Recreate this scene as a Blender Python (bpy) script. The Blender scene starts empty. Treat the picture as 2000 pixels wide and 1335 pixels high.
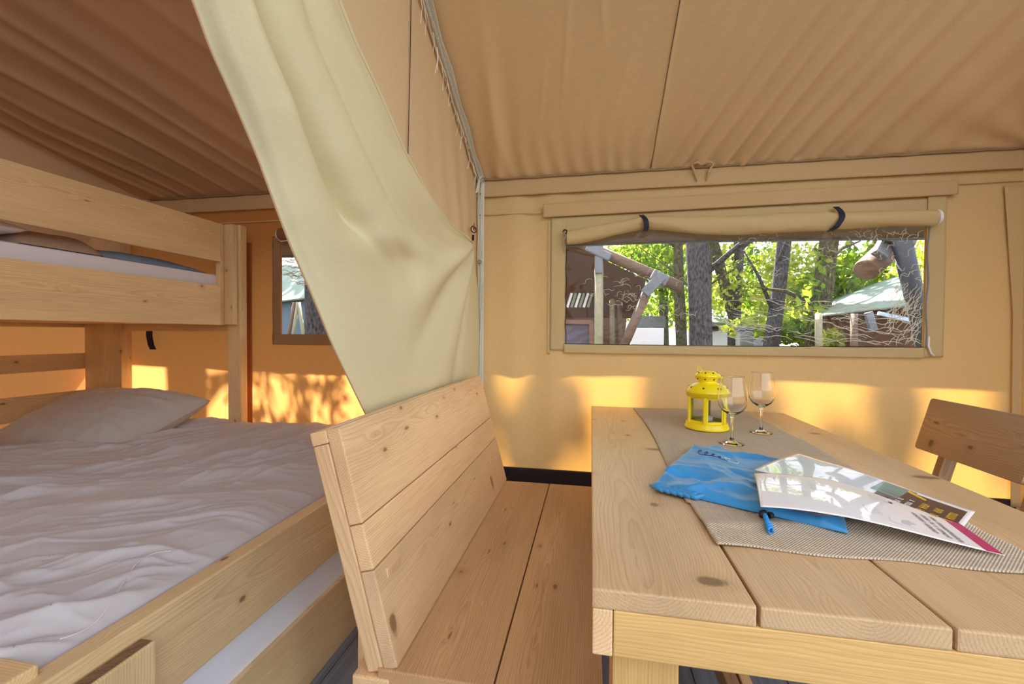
import bpy, bmesh, math, random
import numpy as np
from mathutils import Vector, Matrix

random.seed(7)
rng = np.random.default_rng(7)
SC = bpy.context.scene
COL = SC.collection

# ------------------------------------------------------------------ camera
FPX, YAW, PITCH, ROLL, CH = 835.2, 0.18259, -0.019736, 0.00693, 1.10
_f = Vector((-math.sin(YAW) * math.cos(PITCH), math.cos(YAW) * math.cos(PITCH), math.sin(PITCH)))
_r0 = Vector((math.cos(YAW), math.sin(YAW), 0))
_u0 = _r0.cross(_f)
_r = _r0 * math.cos(ROLL) + _u0 * math.sin(ROLL)
_u = -_r0 * math.sin(ROLL) + _u0 * math.cos(ROLL)
cam_data = bpy.data.cameras.new('camera')
cam = bpy.data.objects.new('camera', cam_data)
COL.objects.link(cam)
M = Matrix((( _r.x, _u.x, -_f.x, 0), (_r.y, _u.y, -_f.y, 0), (_r.z, _u.z, -_f.z, CH), (0, 0, 0, 1)))
cam.matrix_world = M
cam_data.sensor_width = 36
cam_data.lens = FPX / 2000 * 36
cam_data.clip_start = 0.02
cam_data.clip_end = 200
SC.camera = cam

# ------------------------------------------------------------------ world, sun, exposure
SUN_DIR = Vector((-0.30, 1.0, 1.46)).normalized()      # towards the sun
w = bpy.data.worlds.new('sky'); SC.world = w; w.use_nodes = True
nt = w.node_tree; nt.nodes.clear()
tc = nt.nodes.new('ShaderNodeTexCoord'); sx = nt.nodes.new('ShaderNodeSeparateXYZ')
rp = nt.nodes.new('ShaderNodeValToRGB'); bg = nt.nodes.new('ShaderNodeBackground'); ow = nt.nodes.new('ShaderNodeOutputWorld')
nt.links.new(tc.outputs['Generated'], sx.inputs[0]); nt.links.new(sx.outputs['Z'], rp.inputs[0])
rp.color_ramp.elements[0].position = 0.0; rp.color_ramp.elements[0].color = (0.98, 0.98, 0.98, 1)
rp.color_ramp.elements[1].position = 0.9; rp.color_ramp.elements[1].color = (0.72, 0.83, 1.0, 1)
nt.links.new(rp.outputs[0], bg.inputs[0]); bg.inputs[1].default_value = 2.25
nt.links.new(bg.outputs[0], ow.inputs[0])
sd = bpy.data.lights.new('sun', 'SUN'); sd.energy = 42.0; sd.angle = math.radians(0.6); sd.color = (1.0, 0.93, 0.80)
so = bpy.data.objects.new('sun', sd); COL.objects.link(so)
so.rotation_euler = SUN_DIR.to_track_quat('Z', 'Y').to_euler()
so.location = (-3, 8, 12)
SC.view_settings.view_transform = 'Standard'; SC.view_settings.look = 'None'
SC.view_settings.exposure = 0.28; SC.view_settings.gamma = 1.0
SC.view_settings.use_curve_mapping = False
SC.cycles.max_bounces = 14; SC.cycles.diffuse_bounces = 7; SC.cycles.transparent_max_bounces = 24
SC.cycles.transmission_bounces = 12
SC.cycles.caustics_reflective = False; SC.cycles.caustics_refractive = False

# ------------------------------------------------------------------ helpers
def ray(u, v):
    return _f + _r * ((u - 1000) / FPX) - _u * ((v - 667.5) / FPX)
def at(u, v, Y):                       # point seen in that direction at depth Y
    d = ray(u, v); return Vector((0, 0, CH)) + d * (Y / d.y)
def atx(u, v, X):
    d = ray(u, v); return Vector((0, 0, CH)) + d * (X / d.x)
def atz(u, v, Z):
    d = ray(u, v); return Vector((0, 0, CH)) + d * ((Z - CH) / d.z)

def link(name, me, parent=None, mat=None, loc=None):
    o = bpy.data.objects.new(name, me); COL.objects.link(o)
    if mat is not None and me is not None:
        me.materials.append(mat)
    if parent is not None:
        o.parent = parent
    return o

def tag(o, label=None, cat=None, group=None, kind=None):
    if label: o['label'] = label
    if cat: o['category'] = cat
    if group: o['group'] = group
    if kind: o['kind'] = kind
    return o

def empty(name, loc, label=None, cat=None, group=None, kind=None):
    o = bpy.data.objects.new(name, None); COL.objects.link(o); o.location = loc
    o.empty_display_size = 0.1
    return tag(o, label, cat, group, kind)

def mesh_pd(name, verts, faces, mat, parent=None, smooth=True, kind=None, origin=None):
    """verts in world coordinates; origin = where the object sits"""
    pl = parent.location if parent is not None else Vector((0, 0, 0))
    if parent is not None and parent.parent is not None: pl = pl + parent.parent.location
    og = Vector(origin) if origin is not None else (Vector(pl) if parent is not None else Vector((0, 0, 0)))
    va = np.asarray(verts, float).reshape(-1, 3) - np.array(og)
    me = bpy.data.meshes.new(name)
    me.from_pydata(va.tolist(), [], faces if isinstance(faces, list) else faces.tolist())
    if smooth: me.polygons.foreach_set('use_smooth', [True] * len(me.polygons))
    me.update()
    o = link(name, me, parent, mat); o.location = og - Vector(pl)
    if kind: o['kind'] = kind
    return o

def grid_faces(nu, nv):
    i = np.arange(nu - 1)[:, None] * nv + np.arange(nv - 1)[None, :]
    return np.stack([i, i + nv, i + nv + 1, i + 1], -1).reshape(-1, 4)

def sheet(name, P, mat, parent=None, thick=0.0, kind=None, origin=None, flip=False):
    """P: array nu x nv x 3"""
    nu, nv = P.shape[:2]
    F = grid_faces(nu, nv)
    if flip: F = F[:, ::-1]
    o = mesh_pd(name, P, F, mat, parent, True, kind, origin)
    if thick:
        m = o.modifiers.new('s', 'SOLIDIFY'); m.thickness = thick; m.offset = 0
    return o

def bilin(a, b, c, d, nu, nv):
    """a(0,0) b(1,0) c(1,1) d(0,1)"""
    u = np.linspace(0, 1, nu)[:, None, None]; v = np.linspace(0, 1, nv)[None, :, None]
    a, b, c, d = [np.array(x, float) for x in (a, b, c, d)]
    return a * (1 - u) * (1 - v) + b * u * (1 - v) + c * u * v + d * (1 - u) * v

def lattice(seed):
    r = np.random.default_rng(seed); return r.random((64, 64))
def vnoise(x, y, seed=0):
    g = lattice(seed); xi = np.floor(x).astype(int); yi = np.floor(y).astype(int)
    fx = x - xi; fy = y - yi; fx = fx * fx * (3 - 2 * fx); fy = fy * fy * (3 - 2 * fy)
    a = g[xi % 64, yi % 64]; b = g[(xi + 1) % 64, yi % 64]; c = g[xi % 64, (yi + 1) % 64]; d = g[(xi + 1) % 64, (yi + 1) % 64]
    return (a * (1 - fx) + b * fx) * (1 - fy) + (c * (1 - fx) + d * fx) * fy
def fbm(x, y, seed=0, oct=4):
    s = 0; a = 1; t = 0
    for k in range(oct):
        s = s + a * vnoise(x * 2 ** k, y * 2 ** k, seed + k); t += a; a *= .5
    return s / t
def ridged(x, y, seed=0):
    return 1 - np.abs(2 * vnoise(x, y, seed) - 1)

def obox(name, c, ax, up, dims, mat, parent=None, bev=0.003):
    """box whose local X (the grain) runs along ax; dims = (along ax, across, along up)"""
    ax = Vector(ax).normalized(); up = Vector(up); up = (up - ax * up.dot(ax)).normalized(); sd_ = up.cross(ax)
    bm = bmesh.new(); bmesh.ops.create_cube(bm, size=1)
    bmesh.ops.scale(bm, vec=Vector(dims), verts=bm.verts)
    if bev:
        bmesh.ops.bevel(bm, geom=bm.edges[:], offset=bev, segments=2, affect='EDGES', profile=.6)
    me = bpy.data.meshes.new(name); bm.to_mesh(me); bm.free()
    o = link(name, me, parent, mat)
    pl = Vector((0, 0, 0))
    q = parent
    while q is not None: pl += q.location; q = q.parent
    R = Matrix((ax, sd_, up)).transposed().to_4x4()
    o.matrix_local = Matrix.Translation(Vector(c) - pl) @ R
    return o

def board(name, lo, hi, mat, parent=None, bev=0.003):
    lo = Vector(lo); hi = Vector(hi); d = hi - lo; c = (lo + hi) / 2
    k = max(range(3), key=lambda i: d[i])
    ax = [(1, 0, 0), (0, 1, 0), (0, 0, 1)][k]
    up = (0, 0, 1) if k != 2 else (1, 0, 0)
    # dims: along ax, side, up
    if k == 0: dims = (d.x, d.y, d.z)
    elif k == 1: dims = (d.y, d.x, d.z)
    else: dims = (d.z, d.y, d.x)
    return obox(name, c, ax, up, dims, mat, parent, bev)

def lathe(name, prof, c, mat, parent=None, n=32, closed=True, sc=(1, 1)):
    """prof list of (r,z)"""
    V = []; F = []
    for r, z in prof:
        for k in range(n):
            a = 2 * math.pi * k / n; V.append((c[0] + r * math.cos(a) * sc[0], c[1] + r * math.sin(a) * sc[1], c[2] + z))
    m = len(prof)
    for i in range(m - 1):
        for k in range(n):
            k2 = (k + 1) % n; F.append((i * n + k, i * n + k2, (i + 1) * n + k2, (i + 1) * n + k))
    if closed:
        F.append(tuple(range(n))[::-1]); F.append(tuple((m - 1) * n + k for k in range(n)))
    return mesh_pd(name, V, F, mat, parent, True)

def tube_data(pts, rad, n=8):
    """returns verts, faces of a tube along pts with radius (scalar or list)"""
    pts = [Vector(p) for p in pts]; V = []; F = []
    rads = rad if hasattr(rad, '__len__') else [rad] * len(pts)
    prev = None
    for i, p in enumerate(pts):
        t = (pts[min(i + 1, len(pts) - 1)] - pts[max(i - 1, 0)]).normalized()
        ref = prev if prev is not None else (Vector((0, 0, 1)) if abs(t.z) < .9 else Vector((1, 0, 0)))
        a = (ref - t * ref.dot(t)).normalized(); b = t.cross(a); prev = a
        for k in range(n):
            an = 2 * math.pi * k / n; V.append(p + (a * math.cos(an) + b * math.sin(an)) * rads[i])
    for i in range(len(pts) - 1):
        for k in range(n):
            k2 = (k + 1) % n; F.append((i * n + k, i * n + k2, (i + 1) * n + k2, (i + 1) * n + k))
    F.append(tuple(range(n))[::-1]); F.append(tuple((len(pts) - 1) * n + k for k in range(n)))
    return V, F
def tube(name, pts, rad, mat, parent=None, n=8):
    V, F = tube_data(pts, rad, n); return mesh_pd(name, V, F, mat, parent)
def join_data(lst):
    V = []; F = []
    for v, f in lst:
        o = len(V); V += [tuple(x) for x in v]; F += [tuple(i + o for i in q) for q in f]
    return V, F
def box_data(c, dx, dy, dz):
    """c centre Vector, dx dy dz half vectors"""
    c = Vector(c); V = [c + dx * sx_ + dy * sy_ + dz * sz_ for sx_ in (-1, 1) for sy_ in (-1, 1) for sz_ in (-1, 1)]
    F = [(0, 1, 3, 2), (4, 6, 7, 5), (0, 4, 5, 1), (2, 3, 7, 6), (0, 2, 6, 4), (1, 5, 7, 3)]
    return V, F

# ------------------------------------------------------------------ materials
def newmat(name):
    m = bpy.data.materials.new(name); m.use_nodes = True; m.node_tree.nodes.clear()
    return m, m.node_tree
def N(nt, t, **k):
    n = nt.nodes.new(t)
    for a, b in k.items(): setattr(n, a, b)
    return n
def L(nt, a, b): nt.links.new(a, b)
def math_(nt, op, a, b=None, c=None):
    n = N(nt, 'ShaderNodeMath', operation=op)
    for i, x in enumerate((a, b, c)):
        if x is None: continue
        if isinstance(x, (int, float)): n.inputs[i].default_value = x
        else: L(nt, x, n.inputs[i])
    return n.outputs[0]
def mixc(nt, fac, a, b, mode='MIX'):
    n = N(nt, 'ShaderNodeMix', data_type='RGBA', blend_type=mode)
    for i, x in ((0, fac), (6, a), (7, b)):
        if isinstance(x, (int, float)): n.inputs[i].default_value = x
        elif isinstance(x, tuple): n.inputs[i].default_value = x if len(x) == 4 else (*x, 1)
        else: L(nt, x, n.inputs[i])
    return n.outputs[2]
def mapping(nt, src, scale=(1, 1, 1), loc=(0, 0, 0), rot=(0, 0, 0)):
    m = N(nt, 'ShaderNodeMapping'); m.inputs['Scale'].default_value = scale; m.inputs['Location'].default_value = loc
    m.inputs['Rotation'].default_value = rot
    L(nt, src, m.inputs[0]); return m.outputs[0]

def srgb(r, g, b):
    return tuple(((x / 255) / 12.92 if x / 255 <= .04045 else ((x / 255 + .055) / 1.055) ** 2.4) for x in (r, g, b))

def simple(name, col, rough=.6, metal=0.0, spec=.5, coat=0, bump=0, bscale=50, trans=0, ior=1.45, sheen=0):
    m, nt = newmat(name); b = N(nt, 'ShaderNodeBsdfPrincipled'); o = N(nt, 'ShaderNodeOutputMaterial')
    b.inputs['Base Color'].default_value = (*col, 1); b.inputs['Roughness'].default_value = rough
    b.inputs['Metallic'].default_value = metal; b.inputs['Specular IOR Level'].default_value = spec
    b.inputs['Coat Weight'].default_value = coat; b.inputs['Transmission Weight'].default_value = trans; b.inputs['IOR'].default_value = ior
    b.inputs['Sheen Weight'].default_value = sheen
    if bump:
        tc = N(nt, 'ShaderNodeTexCoord'); n = N(nt, 'ShaderNodeTexNoise'); n.inputs['Scale'].default_value = bscale
        n.inputs['Detail'].default_value = 5
        L(nt, tc.outputs['Object'], n.inputs[0]); bp = N(nt, 'ShaderNodeBump'); bp.inputs['Strength'].default_value = bump
        bp.inputs['Distance'].default_value = .01
        L(nt, n.outputs[0], bp.inputs['Height']); L(nt, bp.outputs[0], b.inputs['Normal'])
        cm = mixc(nt, n.outputs[0], tuple(x * .78 for x in col), tuple(min(1, x * 1.18) for x in col)); L(nt, cm, b.inputs['Base Color'])
    L(nt, b.outputs[0], o.inputs[0]); return m

def wood(name, light, dark, rough=.5, ring=.0048, knot=1.0, tint=.10, spec=.4):
    m, nt = newmat(name)
    tc = N(nt, 'ShaderNodeTexCoord'); oi = N(nt, 'ShaderNodeObjectInfo')
    P = tc.outputs['Object']
    # per-board offset along the grain and of the pith
    rnd = oi.outputs['Random']
    cmb = N(nt, 'ShaderNodeCombineXYZ')
    L(nt, math_(nt, 'MULTIPLY', rnd, 37.0), cmb.inputs[0])
    py = math_(nt, 'SINE', math_(nt, 'MULTIPLY', rnd, 91.0)); pz = math_(nt, 'COSINE', math_(nt, 'MULTIPLY', rnd, 57.0))
    L(nt, math_(nt, 'MULTIPLY', py, .05), cmb.inputs[1])
    L(nt, math_(nt, 'ADD', math_(nt, 'MULTIPLY', pz, .02), -.045), cmb.inputs[2])
    va = N(nt, 'ShaderNodeVectorMath', operation='ADD'); L(nt, P, va.inputs[0]); L(nt, cmb.outputs[0], va.inputs[1])
    Q = va.outputs[0]
    # slow wander of the stem along the grain
    n1 = N(nt, 'ShaderNodeTexNoise'); n1.inputs['Scale'].default_value = 1.0; n1.inputs['Detail'].default_value = 2
    L(nt, mapping(nt, Q, (2.2, 6, 6)), n1.inputs[0])
    n2 = N(nt, 'ShaderNodeTexNoise'); n2.inputs['Scale'].default_value = 1.0; n2.inputs['Detail'].default_value = 3
    L(nt, mapping(nt, Q, (7, 40, 40)), n2.inputs[0])
    # knots
    sp = N(nt, 'ShaderNodeSeparateXYZ'); L(nt, Q, sp.inputs[0])
    th = math_(nt, 'ARCTAN2', sp.outputs[1], sp.outputs[2])
    vo = N(nt, 'ShaderNodeTexVoronoi', voronoi_dimensions='2D'); vo.inputs['Scale'].default_value = 1.0; vo.inputs['Randomness'].default_value = .85
    kc = N(nt, 'ShaderNodeCombineXYZ'); L(nt, math_(nt, 'MULTIPLY', sp.outputs[0], 4.6), kc.inputs[0])
    L(nt, math_(nt, 'ADD', math_(nt, 'MULTIPLY', th, .62), math_(nt, 'MULTIPLY', n2.outputs[0], .05)), kc.inputs[1]); L(nt, kc.outputs[0], vo.inputs[0])
    kd = vo.outputs['Distance']
    kb = math_(nt, 'MAXIMUM', math_(nt, 'SUBTRACT', 1.0, math_(nt, 'MULTIPLY', kd, 3.0)), 0.0)   # wide influence
    kb2 = math_(nt, 'MULTIPLY', kb, kb)
    r = math_(nt, 'SQRT', math_(nt, 'ADD', math_(nt, 'POWER', math_(nt, 'ABSOLUTE', sp.outputs[1]), 2.0), math_(nt, 'POWER', math_(nt, 'ABSOLUTE', sp.outputs[2]), 2.0)))
    r = math_(nt, 'ADD', r, math_(nt, 'MULTIPLY', n1.outputs[0], .045))
    r = math_(nt, 'ADD', r, math_(nt, 'MULTIPLY', n2.outputs[0], .0022))
    r = math_(nt, 'ADD', r, math_(nt, 'MULTIPLY', kb2, .014))
    fr = math_(nt, 'FRACT', math_(nt, 'DIVIDE', r, ring))
    late = math_(nt, 'POWER', fr, 2.6)
    edge = math_(nt, 'SUBTRACT', 1.0, math_(nt, 'SMOOTH_MIN', math_(nt, 'MULTIPLY', math_(nt, 'SUBTRACT', 1.0, fr), 9.0), 1.0, .3))
    late = math_(nt, 'MULTIPLY', late, math_(nt, 'SUBTRACT', 1.0, math_(nt, 'MAXIMUM', edge, 0.0)))
    # fibre streaks
    n3 = N(nt, 'ShaderNodeTexNoise'); n3.inputs['Scale'].default_value = 1.0; n3.inputs['Detail'].default_value = 4
    L(nt, mapping(nt, Q, (9, 420, 420)), n3.inputs[0])
    n4 = N(nt, 'ShaderNodeTexNoise'); n4.inputs['Scale'].default_value = 1.0; n4.inputs['Detail'].default_value = 3
    L(nt, mapping(nt, Q, (1.6, 7, 7), (3, 1, 5)), n4.inputs[0])
    c = mixc(nt, math_(nt, 'MULTIPLY', late, .72), (*light, 1), (*dark, 1))
    c = mixc(nt, math_(nt, 'MULTIPLY', math_(nt, 'SUBTRACT', n3.outputs[0], .42), .9), c, tuple(x * .55 for x in dark))
    tintc = mixc(nt, rnd, (1.0 + tint, 1.0 + tint * .6, 1.0, 1), (1.0 - tint, 1.0 - tint, 1.0 - tint, 1))
    c = mixc(nt, 1.0, c, tintc, 'MULTIPLY')
    mott = mixc(nt, n4.outputs[0], (.68, .64, .58, 1), (1.22, 1.22, 1.22, 1))
    c = mixc(nt, 1.0, c, mott, 'MULTIPLY')
    # only about a third of the cells carry a knot
    sel = N(nt, 'ShaderNodeSeparateColor'); L(nt, vo.outputs['Color'], sel.inputs[0])
    has = math_(nt, 'GREATER_THAN', sel.outputs[0], 1.0 - .62 * knot)
    kcore = math_(nt, 'MULTIPLY', math_(nt, 'MAXIMUM', math_(nt, 'MINIMUM', math_(nt, 'MULTIPLY', math_(nt, 'SUBTRACT', math_(nt, 'ADD', math_(nt, 'MULTIPLY', sel.outputs[1], .055), .012), math_(nt, 'ADD', kd, math_(nt, 'MULTIPLY', math_(nt, 'SUBTRACT', n3.outputs[0], .5), .05))), 45.0), 1.0), 0.0), has)
    khalo = math_(nt, 'MULTIPLY', math_(nt, 'MAXIMUM', math_(nt, 'SUBTRACT', 1.0, math_(nt, 'MULTIPLY', kd, 7.5)), 0.0), has)
    c = mixc(nt, math_(nt, 'MULTIPLY', khalo, .55), c, tuple(x * .8 for x in dark))
    c = mixc(nt, math_(nt, 'MULTIPLY', kcore, .8), c, tuple(x * .30 for x in dark))
    b = N(nt, 'ShaderNodeBsdfPrincipled'); o = N(nt, 'ShaderNodeOutputMaterial')
    L(nt, c, b.inputs['Base Color']); b.inputs['Roughness'].default_value = rough; b.inputs['Specular IOR Level'].default_value = spec
    bp = N(nt, 'ShaderNodeBump'); bp.inputs['Strength'].default_value = .25; bp.inputs['Distance'].default_value = .0012
    L(nt, math_(nt, 'ADD', math_(nt, 'MULTIPLY', late, .6), n3.outputs[0]), bp.inputs['Height']); L(nt, bp.outputs[0], b.inputs['Normal'])
    L(nt, b.outputs[0], o.inputs[0]); return m

def canvas(name, col, tcol, tfac=.35, weave=.25, wsc=(700, 700, 700), rough=.9, bumpn=.0, bumps=6, mott=.08):
    """woven canvas: reflects col, lets light through tinted by tcol"""
    m, nt = newmat(name); tc = N(nt, 'ShaderNodeTexCoord'); P = tc.outputs['Object']
    sp = N(nt, 'ShaderNodeSeparateXYZ'); L(nt, P, sp.inputs[0])
    n1 = N(nt, 'ShaderNodeTexNoise'); n1.inputs['Scale'].default_value = 1; n1.inputs['Detail'].default_value = 2
    L(nt, mapping(nt, P, (40, 40, 380)), n1.inputs[0])
    n2 = N(nt, 'ShaderNodeTexNoise'); n2.inputs['Scale'].default_value = 1; n2.inputs['Detail'].default_value = 2
    L(nt, mapping(nt, P, (380, 380, 30)), n2.inputs[0])
    wv = math_(nt, 'ADD', math_(nt, 'MULTIPLY', n1.outputs[0], .55), math_(nt, 'MULTIPLY', n2.outputs[0], .45))
    n3 = N(nt, 'ShaderNodeTexNoise'); n3.inputs['Scale'].default_value = 1.8; n3.inputs['Detail'].default_value = 3; L(nt, P, n3.inputs[0])
    lo = tuple(x * (1 - weave) for x in col); hi = tuple(min(1, x * (1 + weave)) for x in col)
    c = mixc(nt, wv, lo, hi)
    c = mixc(nt, 1.0, c, mixc(nt, n3.outputs[0], (1 - mott,) * 3, (1 + mott,) * 3), 'MULTIPLY')
    d = N(nt, 'ShaderNodeBsdfDiffuse'); L(nt, c, d.inputs[0]); d.inputs[1].default_value = .5
    g = N(nt, 'ShaderNodeBsdfPrincipled'); L(nt, c, g.inputs['Base Color']); g.inputs['Roughness'].default_value = rough; g.inputs['Specular IOR Level'].default_value = .25
    t = N(nt, 'ShaderNodeBsdfTranslucent')
    L(nt, mixc(nt, wv, tuple(x * (1 - weave) for x in tcol), tuple(min(1, x * (1 + weave)) for x in tcol)), t.inputs[0])
    mx = N(nt, 'ShaderNodeMixShader'); mx.inputs[0].default_value = tfac; L(nt, g.outputs[0], mx.inputs[1]); L(nt, t.outputs[0], mx.inputs[2])
    bp = N(nt, 'ShaderNodeBump'); bp.inputs['Strength'].default_value = .3; bp.inputs['Distance'].default_value = .001
    L(nt, wv, bp.inputs['Height'])
    last = bp
    if bumpn:
        n5 = N(nt, 'ShaderNodeTexNoise'); n5.inputs['Scale'].default_value = bumps; n5.inputs['Detail'].default_value = 4; n5.inputs['Distortion'].default_value = .6
        L(nt, P, n5.inputs[0]); b2 = N(nt, 'ShaderNodeBump'); b2.inputs['Strength'].default_value = bumpn; b2.inputs['Distance'].default_value = .02
        L(nt, n5.outputs[0], b2.inputs['Height']); L(nt, b2.outputs[0], bp.inputs['Normal'])
    L(nt, bp.outputs[0], g.inputs['Normal']); L(nt, bp.outputs[0], t.inputs['Normal'])
    o = N(nt, 'ShaderNodeOutputMaterial'); L(nt, mx.outputs[0], o.inputs[0]); return m

WALL = canvas('wall_canvas', (.64, .47, .24), (.95, .44, .08), .14, .14)
WALL_DIM = canvas('dim_wall_canvas', (.44, .20, .065), (.95, .42, .13), .25, .14)  # same canvas as the living wall; bedroom dimness and sun glow put into its colours
ROOF = canvas('roof_canvas', (.84, .63, .38), (.7, .4, .2), .12, .12, bumpn=.10, bumps=5)
ROOF_DIM = canvas('dim_roof_canvas', (.57, .39, .245), (.6, .3, .15), .08, .10, bumpn=.06, bumps=5)  # same roof cloth, darkened to paint in the shade of the bedroom
PART = canvas('partition_canvas', (.84, .69, .45), (.8, .6, .3), .3, .10)
CREAM = canvas('cream_canvas', (.84, .79, .53), (.75, .72, .48), .22, .08, bumpn=.05, bumps=7, mott=.04)
TRIM = canvas('trim_canvas', (.60, .45, .25), (.8, .5, .2), .15, .12, bumpn=.12, bumps=14)
FLY = canvas('fly_canvas', (.20, .165, .145), (.3, .2, .1), .02, .1)
PINE = wood('pine', (.84, .62, .38), (.62, .36, .16), .36, spec=.55)
PINE_BED = wood('bed_pine', (.80, .62, .36), (.60, .40, .18), .42, tint=.05, knot=.6)
PINE_SEAT = wood('seat_pine', (.66, .42, .23), (.44, .23, .10), .45, tint=.04)
PINE_DARK = wood('chair_pine', (.46, .30, .18), (.28, .15, .08), .34)
DUVET = simple('duvet_cotton', (.50, .485, .51), .85, spec=.2, sheen=.3)
PILLOW = simple('pillow_cotton', (.48, .48, .47), .85, spec=.2, sheen=.3)
SHEETM = simple('sheet_cotton', (.74, .73, .80), .85, spec=.2)
BLUESH = simple('blue_bedding', (.22, .33, .50), .85, spec=.2)
BROWNSH = simple('brown_bedding', (.42, .30, .22), .85, spec=.2)
NAVY = simple('navy_webbing', (.012, .015, .045), .7)
BLACK = simple('dark_band', (.018, .010, .010), .6)
WHITEP = simple('white_plastic', (.8, .8, .8), .4)
STEEL = simple('grey_steel', (.15, .165, .19), .5, metal=.3, bump=.3, bscale=9)
ZINC = simple('zinc', (.5, .52, .55), .35, metal=.8)
BRASS = simple('eyelet_brass', (.35, .22, .09), .35, metal=.9)
YELLOW = simple('yellow_enamel', (.95, .76, .008), .35, coat=.3)
ZIP = simple('zip_tape', (.70, .70, .62), .8, bump=.4, bscale=300)
LOG = simple('peeled_log', (.17, .105, .07), .7, bump=.6, bscale=12)
POLE = simple('pale_pole', (.30, .27, .17), .7, bump=.5, bscale=15)
def barkm(name, lo, hi, sc=1.0):
    m, nt = newmat(name); tc = N(nt, 'ShaderNodeTexCoord'); P = tc.outputs['Object']
    n = N(nt, 'ShaderNodeTexNoise'); n.inputs['Scale'].default_value = 1; n.inputs['Detail'].default_value = 6; n.inputs['Roughness'].default_value = .7; L(nt, mapping(nt, P, (34 * sc, 34 * sc, 13 * sc)), n.inputs[0])
    v = N(nt, 'ShaderNodeTexVoronoi'); v.inputs['Scale'].default_value = 1; L(nt, mapping(nt, P, (26 * sc, 26 * sc, 9 * sc)), v.inputs[0])
    h = math_(nt, 'MULTIPLY', n.outputs[0], math_(nt, 'ADD', v.outputs['Distance'], .45))
    rp = N(nt, 'ShaderNodeValToRGB'); rp.color_ramp.elements[0].position = .22; rp.color_ramp.elements[0].color = (*lo, 1); rp.color_ramp.elements[1].position = .70; rp.color_ramp.elements[1].color = (*hi, 1); L(nt, h, rp.inputs[0])
    b = N(nt, 'ShaderNodeBsdfPrincipled'); L(nt, rp.outputs[0], b.inputs['Base Color']); b.inputs['Roughness'].default_value = .95; b.inputs['Specular IOR Level'].default_value = .15
    bp = N(nt, 'ShaderNodeBump'); bp.inputs['Strength'].default_value = 1; bp.inputs['Distance'].default_value = .03; L(nt, h, bp.inputs['Height']); L(nt, bp.outputs[0], b.inputs['Normal'])
    o = N(nt, 'ShaderNodeOutputMaterial'); L(nt, b.outputs[0], o.inputs[0]); return m
BARK = barkm('bark', (.015, .014, .016), (.15, .135, .14), 1.6); BARK2 = barkm('brown_bark', (.022, .02, .010), (.15, .13, .06), 1.3)
BROWNC = simple('brown_tent_canvas', (.135, .070, .042), .9, bump=.1, bscale=3)
SAGE = simple('sage_roof_canvas', (.26, .31, .25), .9, bump=.2, bscale=6)
WHITEW = simple('white_siding', (.80, .84, .88), .7)
GREYD = simple('grey_door', (.13, .11, .15), .7)
GROUND = simple('earth', (.045, .036, .024), .95, bump=.5, bscale=3)

def leafmat(name, a, b):
    m, nt = newmat(name); oi = N(nt, 'ShaderNodeNewGeometry'); c = mixc(nt, oi.outputs['Random Per Island'], a, b)
    d = N(nt, 'ShaderNodeBsdfDiffuse'); L(nt, c, d.inputs[0]); t = N(nt, 'ShaderNodeBsdfTranslucent')
    L(nt, mixc(nt, 1.0, c, (1.5, 1.6, .7, 1), 'MULTIPLY'), t.inputs[0]); mx = N(nt, 'ShaderNodeMixShader'); mx.inputs[0].default_value = .5
    L(nt, d.outputs[0], mx.inputs[1]); L(nt, t.outputs[0], mx.inputs[2]); o = N(nt, 'ShaderNodeOutputMaterial'); L(nt, mx.outputs[0], o.inputs[0]); return m
LEAF = leafmat('leaf', (.07, .13, .016), (.30, .38, .05))
LEAF2 = leafmat('yellow_leaf', (.20, .27, .03), (.58, .56, .12))

def glassm(name, col=(1, 1, 1), rough=0.0, ior=1.45):
    m, nt = newmat(name); g = N(nt, 'ShaderNodeBsdfGlass'); g.inputs[0].default_value = (*col, 1); g.inputs[1].default_value = rough; g.inputs[2].default_value = ior
    o = N(nt, 'ShaderNodeOutputMaterial'); L(nt, g.outputs[0], o.inputs[0]); return m
GLASS = glassm('wine_glass_crystal')
def filmm(name, gl=.10, scale=5, bstr=.7):
    m, nt = newmat(name); tr = N(nt, 'ShaderNodeBsdfTransparent'); tr.inputs[0].default_value = (.93, .95, .97, 1)
    g = N(nt, 'ShaderNodeBsdfGlossy'); g.inputs[1].default_value = .05
    tc = N(nt, 'ShaderNodeTexCoord'); n = N(nt, 'ShaderNodeTexNoise'); n.inputs['Scale'].default_value = scale; n.inputs['Detail'].default_value = 3; n.inputs['Distortion'].default_value = 1.2
    L(nt, tc.outputs['Object'], n.inputs[0]); bp = N(nt, 'ShaderNodeBump'); bp.inputs['Strength'].default_value = bstr; bp.inputs['Distance'].default_value = .03
    L(nt, n.outputs[0], bp.inputs['Height']); L(nt, bp.outputs[0], g.inputs['Normal'])
    lw = N(nt, 'ShaderNodeFresnel'); lw.inputs[0].default_value = 1.45; L(nt, bp.outputs[0], lw.inputs[1])
    mx = N(nt, 'ShaderNodeMixShader'); L(nt, math_(nt, 'MULTIPLY', lw.outputs[0], gl * 10), mx.inputs[0])
    L(nt, tr.outputs[0], mx.inputs[1]); L(nt, g.outputs[0], mx.inputs[2]); o = N(nt, 'ShaderNodeOutputMaterial'); L(nt, mx.outputs[0], o.inputs[0]); return m
FILM = filmm('clear_window_film', .05)
PANE = filmm('lantern_pane', .10, 2, .05)
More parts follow.
